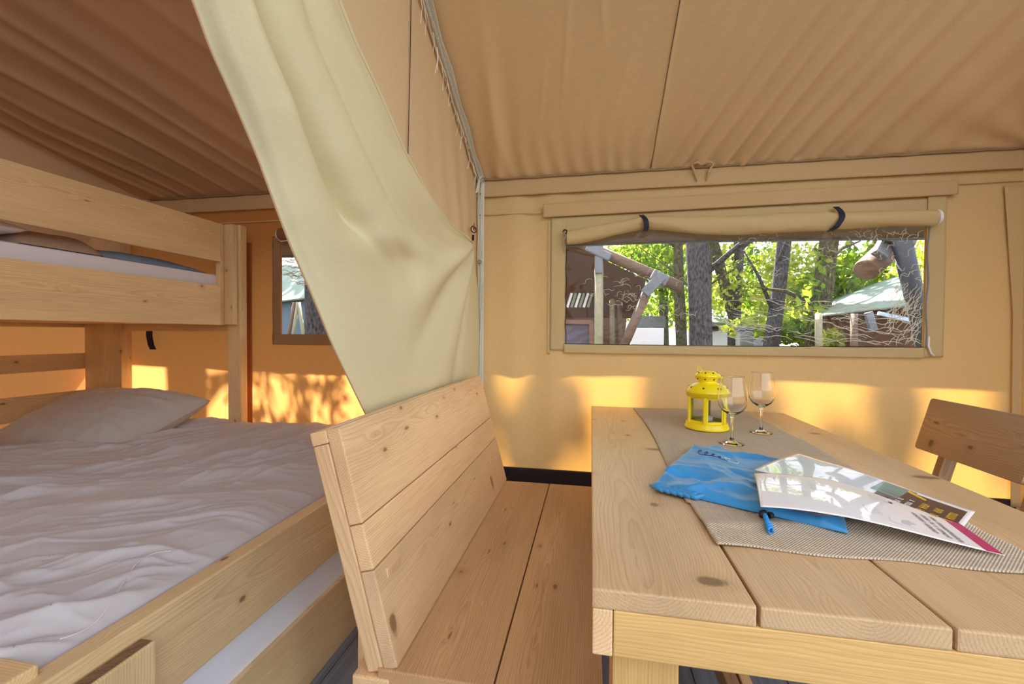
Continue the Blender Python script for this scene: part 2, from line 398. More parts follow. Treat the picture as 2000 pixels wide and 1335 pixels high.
def glintm():  # whitish strips that paint the bright light streaks of wrinkled film
    m, nt = newmat('film_glint'); tr = N(nt, 'ShaderNodeBsdfTransparent'); d = N(nt, 'ShaderNodeBsdfTranslucent'); d.inputs[0].default_value = (.95, .93, .85, 1)
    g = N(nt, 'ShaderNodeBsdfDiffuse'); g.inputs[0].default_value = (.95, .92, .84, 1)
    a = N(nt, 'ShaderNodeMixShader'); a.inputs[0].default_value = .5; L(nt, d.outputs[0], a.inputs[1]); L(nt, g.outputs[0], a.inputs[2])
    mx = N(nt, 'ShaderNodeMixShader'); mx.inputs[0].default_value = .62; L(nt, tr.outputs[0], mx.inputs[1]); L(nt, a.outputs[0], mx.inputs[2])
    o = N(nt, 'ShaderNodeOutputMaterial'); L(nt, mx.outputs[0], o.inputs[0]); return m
GLINT = glintm()

def burlap():
    m, nt = newmat('jute_weave'); tc = N(nt, 'ShaderNodeTexCoord'); P = tc.outputs['Object']
    nz = N(nt, 'ShaderNodeTexNoise'); nz.inputs['Scale'].default_value = 9; nz.inputs['Detail'].default_value = 2; L(nt, P, nz.inputs[0])
    sp = N(nt, 'ShaderNodeSeparateXYZ'); L(nt, P, sp.inputs[0])
    wob = math_(nt, 'MULTIPLY', nz.outputs[0], 4.5)
    sx_ = math_(nt, 'SINE', math_(nt, 'ADD', math_(nt, 'MULTIPLY', sp.outputs[0], 2 * math.pi / .0050), wob))
    sy_ = math_(nt, 'SINE', math_(nt, 'ADD', math_(nt, 'MULTIPLY', sp.outputs[1], 2 * math.pi / .0050), wob))
    h = math_(nt, 'MULTIPLY', sx_, sy_)
    h01 = math_(nt, 'ADD', math_(nt, 'MULTIPLY', h, .5), .5)
    n1 = N(nt, 'ShaderNodeTexNoise'); n1.inputs['Scale'].default_value = 1; n1.inputs['Detail'].default_value = 2; L(nt, mapping(nt, P, (250, 8, 1)), n1.inputs[0])
    n2 = N(nt, 'ShaderNodeTexNoise'); n2.inputs['Scale'].default_value = 1; n2.inputs['Detail'].default_value = 2; L(nt, mapping(nt, P, (8, 250, 1)), n2.inputs[0])
    v = math_(nt, 'ADD', math_(nt, 'MULTIPLY', n1.outputs[0], .5), math_(nt, 'MULTIPLY', n2.outputs[0], .5))
    c = mixc(nt, h01, (.30, .22, .14), (.86, .77, .63)); c = mixc(nt, v, mixc(nt, 1.0, c, (.55, .52, .48), 'MULTIPLY'), mixc(nt, 1.0, c, (1.35, 1.35, 1.35), 'MULTIPLY'))
    b = N(nt, 'ShaderNodeBsdfPrincipled'); L(nt, c, b.inputs['Base Color']); b.inputs['Roughness'].default_value = .9; b.inputs['Specular IOR Level'].default_value = .2
    bp = N(nt, 'ShaderNodeBump'); bp.inputs['Strength'].default_value = .7; bp.inputs['Distance'].default_value = .0015; L(nt, h01, bp.inputs['Height']); L(nt, bp.outputs[0], b.inputs['Normal'])
    o = N(nt, 'ShaderNodeOutputMaterial'); L(nt, b.outputs[0], o.inputs[0]); return m
JUTE = burlap()
def floorm():
    m, nt = newmat('blue_grey_plank'); tc = N(nt, 'ShaderNodeTexCoord'); P = tc.outputs['Object']
    n = N(nt, 'ShaderNodeTexNoise'); n.inputs['Scale'].default_value = 1; n.inputs['Detail'].default_value = 5; L(nt, mapping(nt, P, (2.5, 60, 60)), n.inputs[0])
    c = mixc(nt, n.outputs[0], (.03, .045, .065), (.30, .34, .42))
    b = N(nt, 'ShaderNodeBsdfPrincipled'); L(nt, c, b.inputs['Base Color']); b.inputs['Roughness'].default_value = .6
    o = N(nt, 'ShaderNodeOutputMaterial'); L(nt, b.outputs[0], o.inputs[0]); return m
FLOORM = floorm()

# ================================================================== SETTING
W = 2.12            # depth of the back wall
XP = -0.575         # partition plane
XL, XR = -3.0, 1.74
EZ = 1.872; RK = .48

# floor of boards
fl = empty('floor', (0, 0, 0), kind='structure')
base = board('subfloor', (XL, -2.2, -.06), (XR, W, -.022), BLACK, fl, 0)
x = XL
while x < XR - .01:
    x2 = min(x + .145, XR)
    board('plank', (x + .0015, -2.2, -.022), (x2 - .0015, W, 0), FLOORM, fl, .0015); x = x2

# ---- back wall with two openings
WIN = (-.126, 1.393, 1.05, 1.60); WINL = (-1.697, -.80, 1.085, 1.585)
def lines(a, b, step, extra):
    v = sorted(set([a, b] + list(extra))); out = []
    for p, q in zip(v[:-1], v[1:]):
        n = max(1, int(math.ceil((q - p) / step))); out += [p + (q - p) * k / n for k in range(n)]
    return np.array(out + [b])
def wall_disp(X, Z):
    s = .010 * np.exp(-((X + .28) / .20) ** 2) * np.cos((X + .28) * 30) * (Z < 2)
    s = s + .006 * (fbm(X * 2 + 9, Z * 1.0 + 3, 5, 3) - .5) * 2
    return s
xs = lines(XL, XR, .035, (WIN[0], WIN[1], WINL[0], WINL[1])); zs = lines(.42, EZ + .005, .04, (WIN[2], WIN[3], WINL[2], WINL[3]))
XX, ZZ = np.meshgrid(xs, zs, indexing='ij')
edge = np.minimum(1, np.minimum(ZZ - .42, EZ + .005 - ZZ) / .1)
P = np.stack([XX, W + wall_disp(XX, ZZ) * edge, ZZ], -1)
F = []
nz = len(zs)
for i in range(len(xs) - 1):
    xm = (xs[i] + xs[i + 1]) / 2
    for j in range(nz - 1):
        zm = (zs[j] + zs[j + 1]) / 2
        if any(q[0] < xm < q[1] and q[2] < zm < q[3] for q in (WIN, WINL)): continue
        F.append((i * nz + j, (i + 1) * nz + j, (i + 1) * nz + j + 1, i * nz + j + 1))
wb = mesh_pd('wall_back', P, F, WALL, kind='structure')
wb.data.materials.append(WALL_DIM)
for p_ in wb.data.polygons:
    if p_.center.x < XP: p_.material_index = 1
board('base_beam', (XL, W + .004, .0), (XR, W + .05, .335), BLACK, wb, .002)
bb = board('baseboard_back', (XL, W - .012, .33), (XR, W + .01, .425), BLACK, None, .003); tag(bb, kind='structure')
# sewn seam along the wall, above the window
def ribbon(name, pts_a, pts_b, mat, parent=None, off=None, thick=.0015, kind=None, n=60, wrk=.0015, seed=1):
    a = np.array([list(p) for p in pts_a], float); b = np.array([list(p) for p in pts_b], float)
    t = np.linspace(0, 1, n)
    def ip(p):
        s = np.linspace(0, 1, len(p)); return np.stack([np.interp(t, s, p[:, k]) for k in range(3)], -1)
    A, B = ip(a), ip(b); m = 9; v = np.linspace(0, 1, m)[None, :, None]
    Pm = A[:, None] * (1 - v) + B[:, None] * v
    ln = np.linalg.norm(A[-1] - A[0]); tt, vv = np.meshgrid(t * ln * 9, v.ravel() * 1.4, indexing='ij')
    nn = fbm(tt + 5, vv + tt * .35, seed, 3) - .5
    nrm = np.cross(A[-1] - A[0], B[0] - A[0]); nrm = nrm / np.linalg.norm(nrm)
    if nrm[1] > 0: nrm = -nrm
    Pm = Pm + nrm * (nn[..., None] * 2 * wrk)
    return sheet(name, Pm, mat, parent, thick, kind)
def wbox(name, x0, x1, z0, z1, mat, parent, y=W - .008, wrk=.0015, seed=1, n=60, thick=.002, slope=0.0, slopet=None):
    st = slope if slopet is None else slopet
    if abs(x1 - x0) > abs(z1 - z0):
        return ribbon(name, [(x0, y, z0), (x1, y, z0 + slope)], [(x0, y, z1), (x1, y, z1 + st)], mat, parent, n=n, wrk=wrk, seed=seed, thick=thick)
    return ribbon(name, [(x0, y, z0), (x0, y, z1)], [(x1, y, z0), (x1, y, z1)], mat, parent, n=n, wrk=wrk, seed=seed, thick=thick)

VAL = canvas('valance_canvas', (.58, .41, .22), (.7, .4, .2), .12, .12, bumpn=.15, bumps=9)
tag(ribbon('trim_1', [(XL, W - .012, EZ + .002), (XR, W - .012, EZ + .002)], [(XL, W - .020, 1.782), (XR, W - .020, 1.786)], VAL, n=220, wrk=.004, seed=4), kind='structure')
tag(ribbon('trim_2', [(-.54, W - .010, 1.702), (-.24, W - .010, 1.700)], [(-.54, W - .011, 1.696), (-.24, W - .011, 1.694)], TRIM, n=20, wrk=.0003, seed=4), kind='structure')
tag(ribbon('trim_3', [(1.49, W - .010, 1.742), (XR, W - .010, 1.744)], [(1.49, W - .011, 1.736), (XR, W - .011, 1.738)], TRIM, n=20, wrk=.0003, seed=4), kind='structure')
tag(ribbon('trim_4', [(-2.95, W - .010, 1.72), (-1.0, W - .010, 1.72)], [(-2.95, W - .011, 1.714), (-1.0, W - .011, 1.714)], TRIM, n=20, wrk=.0003, seed=4), kind='structure')
tag(ribbon('trim_5', [(1.715, W - .016, .4), (1.705, W - .014, 1.2), (1.665, W - .012, 1.72)], [(XR - .003, W - .03, .4), (XR - .003, W - .02, 1.2), (XR - .003, W - .012, 1.72)], WALL, n=60, wrk=.004, seed=9), kind='structure')
# second thickness of cloth (doubling) beside the bunk window
tag(ribbon('trim_6', [(-1.945, W - .012, 1.60), (-1.945, W - .012, .45)], [(-1.882, W - .012, 1.60), (-1.882, W - .012, .45)], WALL_DIM, n=40, wrk=.001, seed=9), kind='structure')

# ---- side walls
def side_wall(name, X, y0, y1, z0, ztop, mat, seed):
    Y = np.linspace(y0, y1, 60); T = np.linspace(0, 1, 50); YY, TT = np.meshgrid(Y, T, indexing='ij')
    ZT = ztop(YY); ZZ = z0 + (ZT - z0) * TT
    XX = X + .010 * (fbm(YY * 2, ZZ, seed, 3) - .5) * np.sin(np.pi * TT)
    return sheet(name, np.stack([XX, YY, ZZ], -1), mat, kind='structure')
roofz = lambda y: EZ + RK * (W - y)
side_wall('wall_left', XL, -1.4, W, .0, lambda y: 1.50 + 0 * y, WALL_DIM, 3)
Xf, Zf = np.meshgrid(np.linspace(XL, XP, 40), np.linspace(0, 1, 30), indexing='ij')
sheet('wall_front', np.stack([Xf, -1.4 + .01 * np.sin(Xf * 9), Zf * 3.5], -1), ROOF_DIM, kind='structure')
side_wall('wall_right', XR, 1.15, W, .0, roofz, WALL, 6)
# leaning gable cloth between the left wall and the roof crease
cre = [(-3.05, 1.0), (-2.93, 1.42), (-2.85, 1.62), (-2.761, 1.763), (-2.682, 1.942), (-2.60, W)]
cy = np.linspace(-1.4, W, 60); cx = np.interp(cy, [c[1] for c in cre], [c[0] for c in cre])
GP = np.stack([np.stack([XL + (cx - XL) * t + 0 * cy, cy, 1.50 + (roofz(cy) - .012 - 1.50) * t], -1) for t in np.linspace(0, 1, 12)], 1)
sheet('wall_gable', GP, ROOF_DIM, kind='structure')

# ---- roof (ceiling) with fanning tension folds
def fold(s, seed, n):   # sum of narrow folds over s
    r = np.random.default_rng(seed); out = 0
    for _ in range(n):
        c = r.random(); wdt = .006 + .02 * r.random(); a = (.3 + .7 * r.random()) * (1 if r.random() < .5 else -1)
        out = out + a * np.exp(-((s - c) / wdt) ** 2)
    return out
def roof_sheet(x0, x1, y0, y1, nx, ny, fn):
    X = np.linspace(x0, x1, nx); Y = np.linspace(y0, y1, ny); XX, YY = np.meshgrid(X, Y, indexing='ij')
    ZZ = roofz(YY); d = fn(XX, YY)
    return np.stack([XX, YY - d * RK * .9, ZZ - d * .9], -1), XX, YY
def living(X, Y):
    D = (W - Y)
    d = np.zeros_like(X)
    # folds right of the seam run up and lean to the right; gathered at the eave
    q = X - .30 - D * .36
    env = np.exp(-((X - .62 - D * .3) / .34) ** 2) * np.exp(-D * 1.3)
    d += .015 * env * np.sin(q * 2 * np.pi / .088 + 2.0 * vnoise(q * 7, D * 2, 3)) * (1 + .3 * vnoise(q * 9, D * 3, 8))
    q2 = X - .95 - D * .30
    d += .009 * np.exp(-((q2) / .45) ** 2) * np.exp(-D * .9) * np.sin(q2 * 2 * np.pi / .15 + 1 + D)
    # short puckers along the eave on the left half
    q3 = X + .02 * np.sin(D * 9)
    d += .004 * np.exp(-D * 5.5) * (X < .27) * np.sin(q3 * 2 * np.pi / .075 + 3 * vnoise(q3 * 6, D * 3, 11))
    # long folds beside the partition
    q4 = X + .50 - D * .10
    d += .018 * np.exp(-((q4 - .05) / .028) ** 2) * np.exp(-((D - .25) / .28) ** 2) - .008 * np.exp(-((q4 - .11) / .03) ** 2) * np.exp(-((D - .2) / .25) ** 2)
    for cx_, cy_, an, ln, am in ((-.10, .55, .12, .22, .004), (.02, .70, -.1, .16, .003), (-.20, .40, .2, .13, .003), (.12, .45, .25, .12, .003), (.52, .32, .3, .15, .004), (.75, .75, .25, .2, .003), (1.05, .6, .4, .25, .004)):
        a = (X - cx_) * math.cos(an) - (D - cy_) * math.sin(an); b = (X - cx_) * math.sin(an) + (D - cy_) * math.cos(an)
        d += am * np.exp(-(a / .010) ** 2) * np.exp(-(b / ln) ** 2)
    d += .004 * (fbm(X * 3, D * 3, 21, 3) - .5)
    # stress folds towards the far right corner
    a = np.arctan2(D + .01, 1.80 - X); r = np.hypot(D, 1.80 - X)
    d += .006 * np.exp(-r * 2.5) * np.sin(a * 16) * np.minimum(1, r * 6)
    # the seam itself
    d += .004 * np.exp(-((X - .274) / .0045) ** 2)
    return d * np.minimum(1, D / .02 + .15)
def sleeping(X, Y):
    D = (W - Y); d = np.zeros_like(X)
    # folds fan out from the far eave: converge right at the eave, spread to the left with distance
    s = (X + 1.95) - D * -.12
    k = (X + D * .62)                       # constant along a fold
    for c, wd, am in ((-2.45, .022, .020), (-2.36, .02, -.012), (-2.30, .016, .012), (-2.17, .018, .009), (-1.98, .016, .010), (-1.90, .03, -.006), (-1.78, .024, .010), (-1.66, .018, .009), (-1.50, .03, .008), (-1.30, .03, .007), (-1.05, .02, .006), (-.9, .02, .006)):
        w_ = wd * (1 + .9 * D)
        d += am * np.exp(-((k - c) / w_) ** 2) * np.minimum(1, .45 + D * 1.6)
    d *= .85; d += .010 * (fbm(k * 4, D * 1.0, 31, 2) - .5)
    sag = .05 * np.exp(-((X + 2.55) / .28) ** 2) * np.minimum(1, D * 2.0)
    return (d + sag) * np.minimum(1, D / .02 + .15)
def roof_all(X, Y):
    return np.where(X > XP, living(X, Y), sleeping(X, Y))
# the two bays are one cloth, built finer where folds are
bays = []
Pm, XX, YY = roof_sheet(XP, XR + .02, .25, W, 420, 180, living); sheet('ceiling', Pm, ROOF, kind='structure')
Pm, XX, YY = roof_sheet(XL - .3, XP, -1.4, W, 420, 300, sleeping)
# pull the left border in to the crease
lim = np.interp(YY, [c[1] for c in cre], [c[0] for c in cre]); tt = (XX - (XL - .3)) / (XP - (XL - .3)); Pm[..., 0] = lim + (XP - lim) * tt
Pm2 = np.stack([Pm[..., 0], YY, roofz(YY)], -1); dd = sleeping(Pm[..., 0], YY); Pm2[..., 1] -= dd * RK * .9; Pm2[..., 2] -= dd * .9
sheet('ceiling.001', Pm2, ROOF_DIM, kind='structure')
# dark stitched seam on the living bay and along the eave
STITCH = simple('stitching', (.09, .05, .03), .9)
SEAMT = simple('seam_tape', (.30, .20, .11), .9)  # dark brown tape along the eave seam
def curve_on_roof(x0, y0, x1, y1, off, rad, name, mat):
    pts = []
    for k in range(40):
        t = k / 39; xx = x0 + (x1 - x0) * t; yy = y0 + (y1 - y0) * t
        d = float(roof_all(np.array([xx]), np.array([yy]))[0]) + off
        pts.append((xx, yy - d * RK * .9, roofz(yy) - d * .9))
    o = tube(name, pts, rad, mat, None, 5); o['kind'] = 'structure'; return o
curve_on_roof(.279, .3, .267, W - .01, .001, .0014, 'trim_7', STITCH)
eav = tube('trim_8', [(XL + .45 + k * (XR - XL - .45) / 60, W - .022 - .002 * math.sin(k * 1.7), EZ - .004 + .0015 * math.sin(k * 2.3)) for k in range(61)], .0042, SEAMT, None, 6); eav['kind'] = 'structure'
# little puckered knot of cloth on the eave
kn = []
for sx_ in (-1, 1):
    kn.append(tube_data([(.49 + sx_ * .002, W - .03, EZ - .0), (.49 + sx_ * .022, W - .045, EZ + .012), (.49 + sx_ * .046, W - .036, EZ + .004), (.49 + sx_ * .03, W - .03, EZ - .03), (.49 + sx_ * .02, W - .026, EZ - .07)], [.004, .008, .006, .006, .002], 8))
V, F = join_data(kn); tag(mesh_pd('trim_9', V, F, VAL), kind='structure')

# ---- outer fly above the roof, projecting past the eave
flyz = lambda y: 1.626 + (2.62 - y) * .57
def fly_sheet(x0, x1, y0, y1):
    X = np.linspace(x0, x1, 60); Y = np.linspace(y0, y1, 40); XX, YY = np.meshgrid(X, Y, indexing='ij')
    ZZ = flyz(YY) + .012 * np.sin((XX + .6) * 1.7) * np.clip((YY - 2.3) * 3, 0, 1)
    return np.stack([XX, YY, ZZ], -1)
tag(sheet('outer_fly', fly_sheet(-3.35, 2.3, -.3, 2.62), FLY, thick=.004), 'dark grey-brown outer roof sheet projecting past the canvas wall above the windows', 'roof canopy')
fe = bpy.data.objects['outer_fly']
hem = tube('hem', [(-3.35 + 5.65 * k / 40, 2.62, flyz(2.62) + .012 * math.sin((-3.35 + 5.65 * k / 40 + .6) * 1.7)) for k in range(41)], .009, STEEL, fe, 8); hem['label'] = 'grey rolled hem'

# ---- partition between sleeping and living part (canvas panel), slanted door jamb
def part_point(s, t):
    z = t; jy = np.interp(z, [0, .9, 1.3, 2.8], [1.12, 1.06, .92, .55]); y = jy + (W - .005 - jy) * s
    return y
Zs = np.linspace(0, 1, 90); Ss = np.linspace(0, 1, 90); SS, TT = np.meshgrid(Ss, Zs, indexing='ij')
Zb = TT * 2.6; Yb = part_point(SS, Zb)
top = roofz(Yb) - .004; Zb = np.minimum(Zb, top)
Xb = XP + .006 * (fbm(Yb * 3, Zb * 1.2, 41, 3) - .5) - .035 * np.clip((1.0 - Zb) / .4, 0, 1)
Xb += .006 * np.exp(-((Zb - 1.5) / .5) ** 2) * np.sin((Yb * .9 + (Zb - 1.5) * .25) * 2 * np.pi / .16) * np.clip((Yb - 1.35) * 2, 0, 1) * np.clip((2.05 - Yb) * 8, 0, 1)
sheet('wall_partition', np.stack([Xb, Yb, Zb], -1), PART, kind='structure')
pa, pb = atx(803, 0, XP + .006), atx(797, 292, XP + .006)
sm = tube('trim_10', [pa + (pa - pb) * .3, pa, pa * .5 + pb * .5 + Vector((.0, .002, 0)), pb, pb + (pb - pa) * .6], .0016, STITCH, None, 5); sm['kind'] = 'structure'

# zip tapes: up the roof slope and down the corner
zp = empty('zip_closure', (XP, W, 1.0), 'greyish zip tape with loose white threads running up the tent corner onto the roof', 'zip')
def tape(name, pts, wv, mat, par, thick=.002):
    pts = [Vector(p) for p in pts]; A = [p - Vector(wv) for p in pts]; B = [p + Vector(wv) for p in pts]
    return ribbon(name, A, B, mat, par, n=90, wrk=.0012, seed=14, thick=thick)
def roofline(x, dz, k0=0.0, k1=1.35, n=30):
    out = []
    for k in range(n):
        y = W - .02 - k0 - (k1 - k0) * k / (n - 1); out.append((x + .004 * math.sin(k * 1.3), y, roofz(y) - dz))
    return out
tape('tape', roofline(XP + .030, .022), (.012, 0, -.002), ZIP, zp)
tape('tape', roofline(XP + .012, .034), (.002, 0, -.012), ZIP, zp)
ZT = simple('zip_teeth', (.66, .66, .62), .4)
td = []
for k in range(230):
    y = W - .03 - 1.3 * k / 230; td.append(box_data((XP + .024, y, roofz(y) - .030), Vector((.0038, 0, -.001)), Vector((0, .0016, -.0008)), Vector((0.0006, 0, .0012))))
V, F = join_data(td); mesh_pd('teeth', V, F, ZT, zp, False, 'stuff')
fr = []
THREAD = simple('thread', (.95, .90, .80), .8)
for k in range(34):
    y = W - .06 - 1.25 * random.random(); p = Vector((XP + .016, y, roofz(y) - .035 - .01 * random.random())); ln = .02 + .10 * random.random() ** 1.5
    q = p + Vector((.004, -.25 * ln + random.uniform(-.3, .3) * ln, -ln)); mid = (p + q) / 2 + Vector((.006, random.uniform(-.008, .008), 0))
    fr.append(tube_data([p, mid, q], .0008, 3))
V, F = join_data(fr); mesh_pd('loose_thread', V, F, THREAD, zp, False, 'stuff')
# corner strip
tape('corner_tape', [(XP + .020, W - .022, z) for z in np.linspace(.42, 1.86, 30)], (.007, .002, 0), ZIP, zp)
tape('corner_tape', [(XP + .036, W - .024, z) for z in np.linspace(.42, 1.86, 30)], (.006, .0, 0), ZIP, zp)
tube('piping', [(XP + .028 + .0015 * math.sin(k), W - .032, .42 + 1.44 * k / 40) for k in range(41)], .0035, simple('pale_piping', (.62, .66, .58), .5), zp, 6)
tube('piping', [(XP + .012 + .0015 * math.sin(k), W - .03, .42 + 1.44 * k / 40) for k in range(41)], .003, simple('cream_piping', (.60, .56, .40), .5), zp, 6)
for z in (1.795, 1.69):
    obox('screw', (XP + .024, W - .036, z), (1, 0, 0), (0, 0, 1), (.008, .003, .003), BLACK, zp, .0008)
def ring(name, c, R, r, axis, mat, parent, n=24, m=8):
    c = Vector(c); axis = Vector(axis).normalized(); a = axis.orthogonal().normalized(); b = axis.cross(a); V = []; F = []
    for i in range(n):
        t = 2 * math.pi * i / n; d = a * math.cos(t) + b * math.sin(t)
        for j in range(m):
            s = 2 * math.pi * j / m; V.append(c + d * (R + r * math.cos(s)) + axis * (r * math.sin(s)))
    for i in range(n):
        for j in range(m):
            F.append((i * m + j, ((i + 1) % n) * m + j, ((i + 1) % n) * m + (j + 1) % m, i * m + (j + 1) % m))
    return mesh_pd(name, V, F, mat, parent)
ring('eyelet', (XP + .022, W - .036, 1.457), .008, .0022, (0, 1, 0), BRASS, zp)
tape('loose_end', [(XP + .03, W - .03, 1.86), (XP + .035, W - .06, 1.875), (XP + .02, W - .05, 1.85), (XP + .01, W - .045, 1.80)], (.008, 0, .006), ZIP, zp)
V, F = join_data([tube_data([(XP + .02 + .012 * math.sin(k * 1.9), W - .05 + .01 * math.cos(k * 2.3), 1.845 + .012 * k), (XP + .04 + .01 * math.sin(k), W - .06, 1.86 + .006 * k), (XP + .012, W - .05 + .004 * k, 1.87 - .01 * k)], .0022, 5) for k in range(6)])
mesh_pd('frayed_edge', V, F, ZIP, zp, True, 'stuff')

# ---- windows
def film_sheet(name, x0, x1, z0, z1, y, parent, wr):
    nx, nz_ = 150, 60
    X = np.linspace(x0, x1, nx); Z = np.linspace(z0, z1, nz_); XX, ZZ = np.meshgrid(X, Z, indexing='ij')
    a = np.clip((XX - x0) / (x1 - x0), 0, 1)
    d = (ridged(XX * 3 + 4, ZZ * 12 + XX * 3, 51) - .6) * .010 * (wr + a)
    return sheet(name, np.stack([XX, y + d, ZZ], -1), FILM, parent)
w1 = empty('window_1', (.63, W, 1.0), kind='structure')
film_sheet('film', WIN[0] - .01, WIN[1] + .01, WIN[2] - .01, WIN[3] + .02, W + .004, w1, .15)
# light streaks of the film wrinkles, painted as pale strips: dense at the right, a few at the left
cr = []
def crease_glint(px, py, ang, ln, wv, amp, rr):
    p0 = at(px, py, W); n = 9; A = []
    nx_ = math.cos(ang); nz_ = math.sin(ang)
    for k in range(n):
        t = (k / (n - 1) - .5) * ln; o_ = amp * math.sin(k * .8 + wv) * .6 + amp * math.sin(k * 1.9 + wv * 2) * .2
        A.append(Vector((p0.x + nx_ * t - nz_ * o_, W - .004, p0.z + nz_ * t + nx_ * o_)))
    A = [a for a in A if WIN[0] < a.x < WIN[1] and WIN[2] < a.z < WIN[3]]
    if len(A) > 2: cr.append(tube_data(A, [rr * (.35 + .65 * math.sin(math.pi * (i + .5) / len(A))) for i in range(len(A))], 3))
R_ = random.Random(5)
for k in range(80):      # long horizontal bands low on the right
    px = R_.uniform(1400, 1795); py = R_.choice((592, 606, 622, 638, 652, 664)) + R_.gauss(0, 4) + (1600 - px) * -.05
    crease_glint(px, py, R_.uniform(-.22, .02), R_.uniform(.05, .18), R_.uniform(0, 6), .009, .0019)
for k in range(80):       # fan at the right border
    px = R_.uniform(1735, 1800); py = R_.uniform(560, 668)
    crease_glint(px, py, R_.uniform(.7, 1.3), R_.uniform(.03, .09), R_.uniform(0, 6), .007, .0014)
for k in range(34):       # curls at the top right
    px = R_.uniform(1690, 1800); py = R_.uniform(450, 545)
    crease_glint(px, py, R_.uniform(.2, 1.1), R_.uniform(.02, .06), R_.uniform(0, 6), .014, .0017)
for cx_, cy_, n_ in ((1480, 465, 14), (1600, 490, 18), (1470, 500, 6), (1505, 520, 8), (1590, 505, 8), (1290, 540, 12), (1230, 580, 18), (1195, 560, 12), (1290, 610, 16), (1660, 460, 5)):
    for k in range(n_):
        crease_glint(cx_ + R_.gauss(0, 22), cy_ + R_.gauss(0, 12), R_.choice((.5, .3, -.4, -.6)) + R_.gauss(0, .2), R_.uniform(.02, .07), R_.uniform(0, 6), .012, .0013)
V, F = join_data(cr); mesh_pd('crease_glint', V, F, GLINT, w1, True, 'stuff')
FR = canvas('frame_canvas', (.60, .47, .25), (.8, .5, .2), .15, .10, bumpn=.12, bumps=14)
wbox('side_band', -.197, WIN[0], 1.02, 1.664, FR, w1, W - .014, .003, 2)
wbox('side_band', WIN[1], 1.463, 1.012, 1.700, FR, w1, W - .014, .003, 3)
wbox('bottom_band', -.130, WIN[1], 1.007, 1.052, FR, w1, W - .016, .004, 6, 200)
wbox('top_band', -.197, 1.463, 1.600, 1.668, FR, w1, W - .010, .004, 7, 160, slope=.0, slopet=.016)
hd = wbox('hood', -.237, 1.493, 1.668, 1.733, VAL, w1, W - .026, .005, 8, 200, slope=.022, slopet=.016)
wbox('edge_band', -.212, -.200, 1.0, 1.66, FR, w1, W - .009, .001, 3)  # narrow canvas strip outside the left side band
tube('zip_line', [(WIN[0] + .004 + .002 * math.sin(k * .9), W - .018, 1.05 + .46 * k / 24) for k in range(25)], .0022, BLACK, w1, 5)
tube('zip_line', [(WIN[1] + .004 + .003 * math.sin(k * .6), W - .020, 1.05 + .53 * k / 24) for k in range(25)], .0024, simple('blue_grey_zip', (.25, .27, .38), .6), w1, 5)
tube('white_piping', [(WIN[1] + .012, W - .022, 1.10), (WIN[1] + .010, W - .024, 1.06), (WIN[1] + .018, W - .026, 1.03), (WIN[1] + .03, W - .026, 1.018)], .004, WHITEP, w1, 6)
tube('zip_line', [(-.127, W - .018, 1.0515), (.6, W - .018, 1.0495), (1.39, W - .018, 1.0545)], .0016, BLACK, w1, 5)

w2 = empty('window_2', (-1.3, W, 1.0), kind='structure')
film_sheet('film', WINL[0] - .01, WINL[1] + .01, WINL[2] - .01, WINL[3] + .02, W + .004, w2, .6)
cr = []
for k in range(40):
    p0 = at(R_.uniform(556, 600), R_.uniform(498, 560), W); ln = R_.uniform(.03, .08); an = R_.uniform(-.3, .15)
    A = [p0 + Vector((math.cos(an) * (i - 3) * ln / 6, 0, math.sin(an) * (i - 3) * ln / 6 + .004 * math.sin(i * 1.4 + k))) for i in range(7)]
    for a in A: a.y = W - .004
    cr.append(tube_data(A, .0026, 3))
V, F = join_data(cr); mesh_pd('crease_glint', V, F, GLINT, w2, True, 'stuff')  # painted light streaks on the bedroom film as well
FR_DIM = canvas('dim_frame_canvas', (.36, .22, .12), (.5, .25, .1), .12, .10, bumpn=.1, bumps=14)  # frame canvas darkened, the bedroom shade put into its colour
wbox('side_band', -1.748, WINL[0], 1.035, 1.60, FR_DIM, w2, W - .014, .003, 2)
wbox('bottom_band', -1.748, -.8, 1.03, 1.088, FR_DIM, w2, W - .016, .002, 6)
wbox('top_band', -1.748, -.8, 1.575, 1.63, FR_DIM, w2, W - .014, .002, 7)

# ---- rolled blind of the living window
rb = empty('rolled_window_blind', (.63, W - .05, 1.6), 'rolled tan canvas blind held by two navy straps above the long window', 'blind')
us = np.array([1108, 1130, 1180, 1230, 1258, 1290, 1350, 1430, 1500, 1560, 1610, 1632, 1665, 1720, 1790, 1824])
bot = np.array([478, 476, 464, 452, 446, 449, 456, 457.5, 456, 453, 450, 447, 446, 443, 441, 440])
topv = np.array([452, 448, 438, 427, 421, 422, 424, 421, 418, 416, 414, 413, 413, 412, 411, 410])
N_ = 220; uu = np.linspace(1108, 1824, N_); bb_ = np.interp(uu, us, bot); tp_ = np.interp(uu, us, topv)
ringp = []
for i in range(N_):
    yb = W - .045; a = at(uu[i], bb_[i], yb); b = at(uu[i], tp_[i], yb); c = (a + b) / 2; r = (b.z - a.z) / 2
    pin = math.exp(-((uu[i] - 1258) / 9) ** 2) + math.exp(-((uu[i] - 1628) / 10) ** 2)
    rr = []
    for k in range(24):
        t = 2 * math.pi * k / 24
        w_ = 1 + .05 * math.sin(3 * t + uu[i] * .03) + .10 * float(vnoise(np.array([uu[i] * .035]), np.array([k * .5]), 61)[0] - .5) - .13 * pin
        w_ *= 1 + .06 * math.exp(-abs(uu[i] - 1258) / 40) * math.sin(k * 1.9 + uu[i] * .02)
        rr.append((c.x, c.y + math.sin(t) * min(r, .034) * w_, c.z + math.cos(t) * r * w_))
    ringp.append(rr + [rr[0]])
sheet('roll', np.array(ringp), FR, rb)
e = at(1826, 425, W - .045)
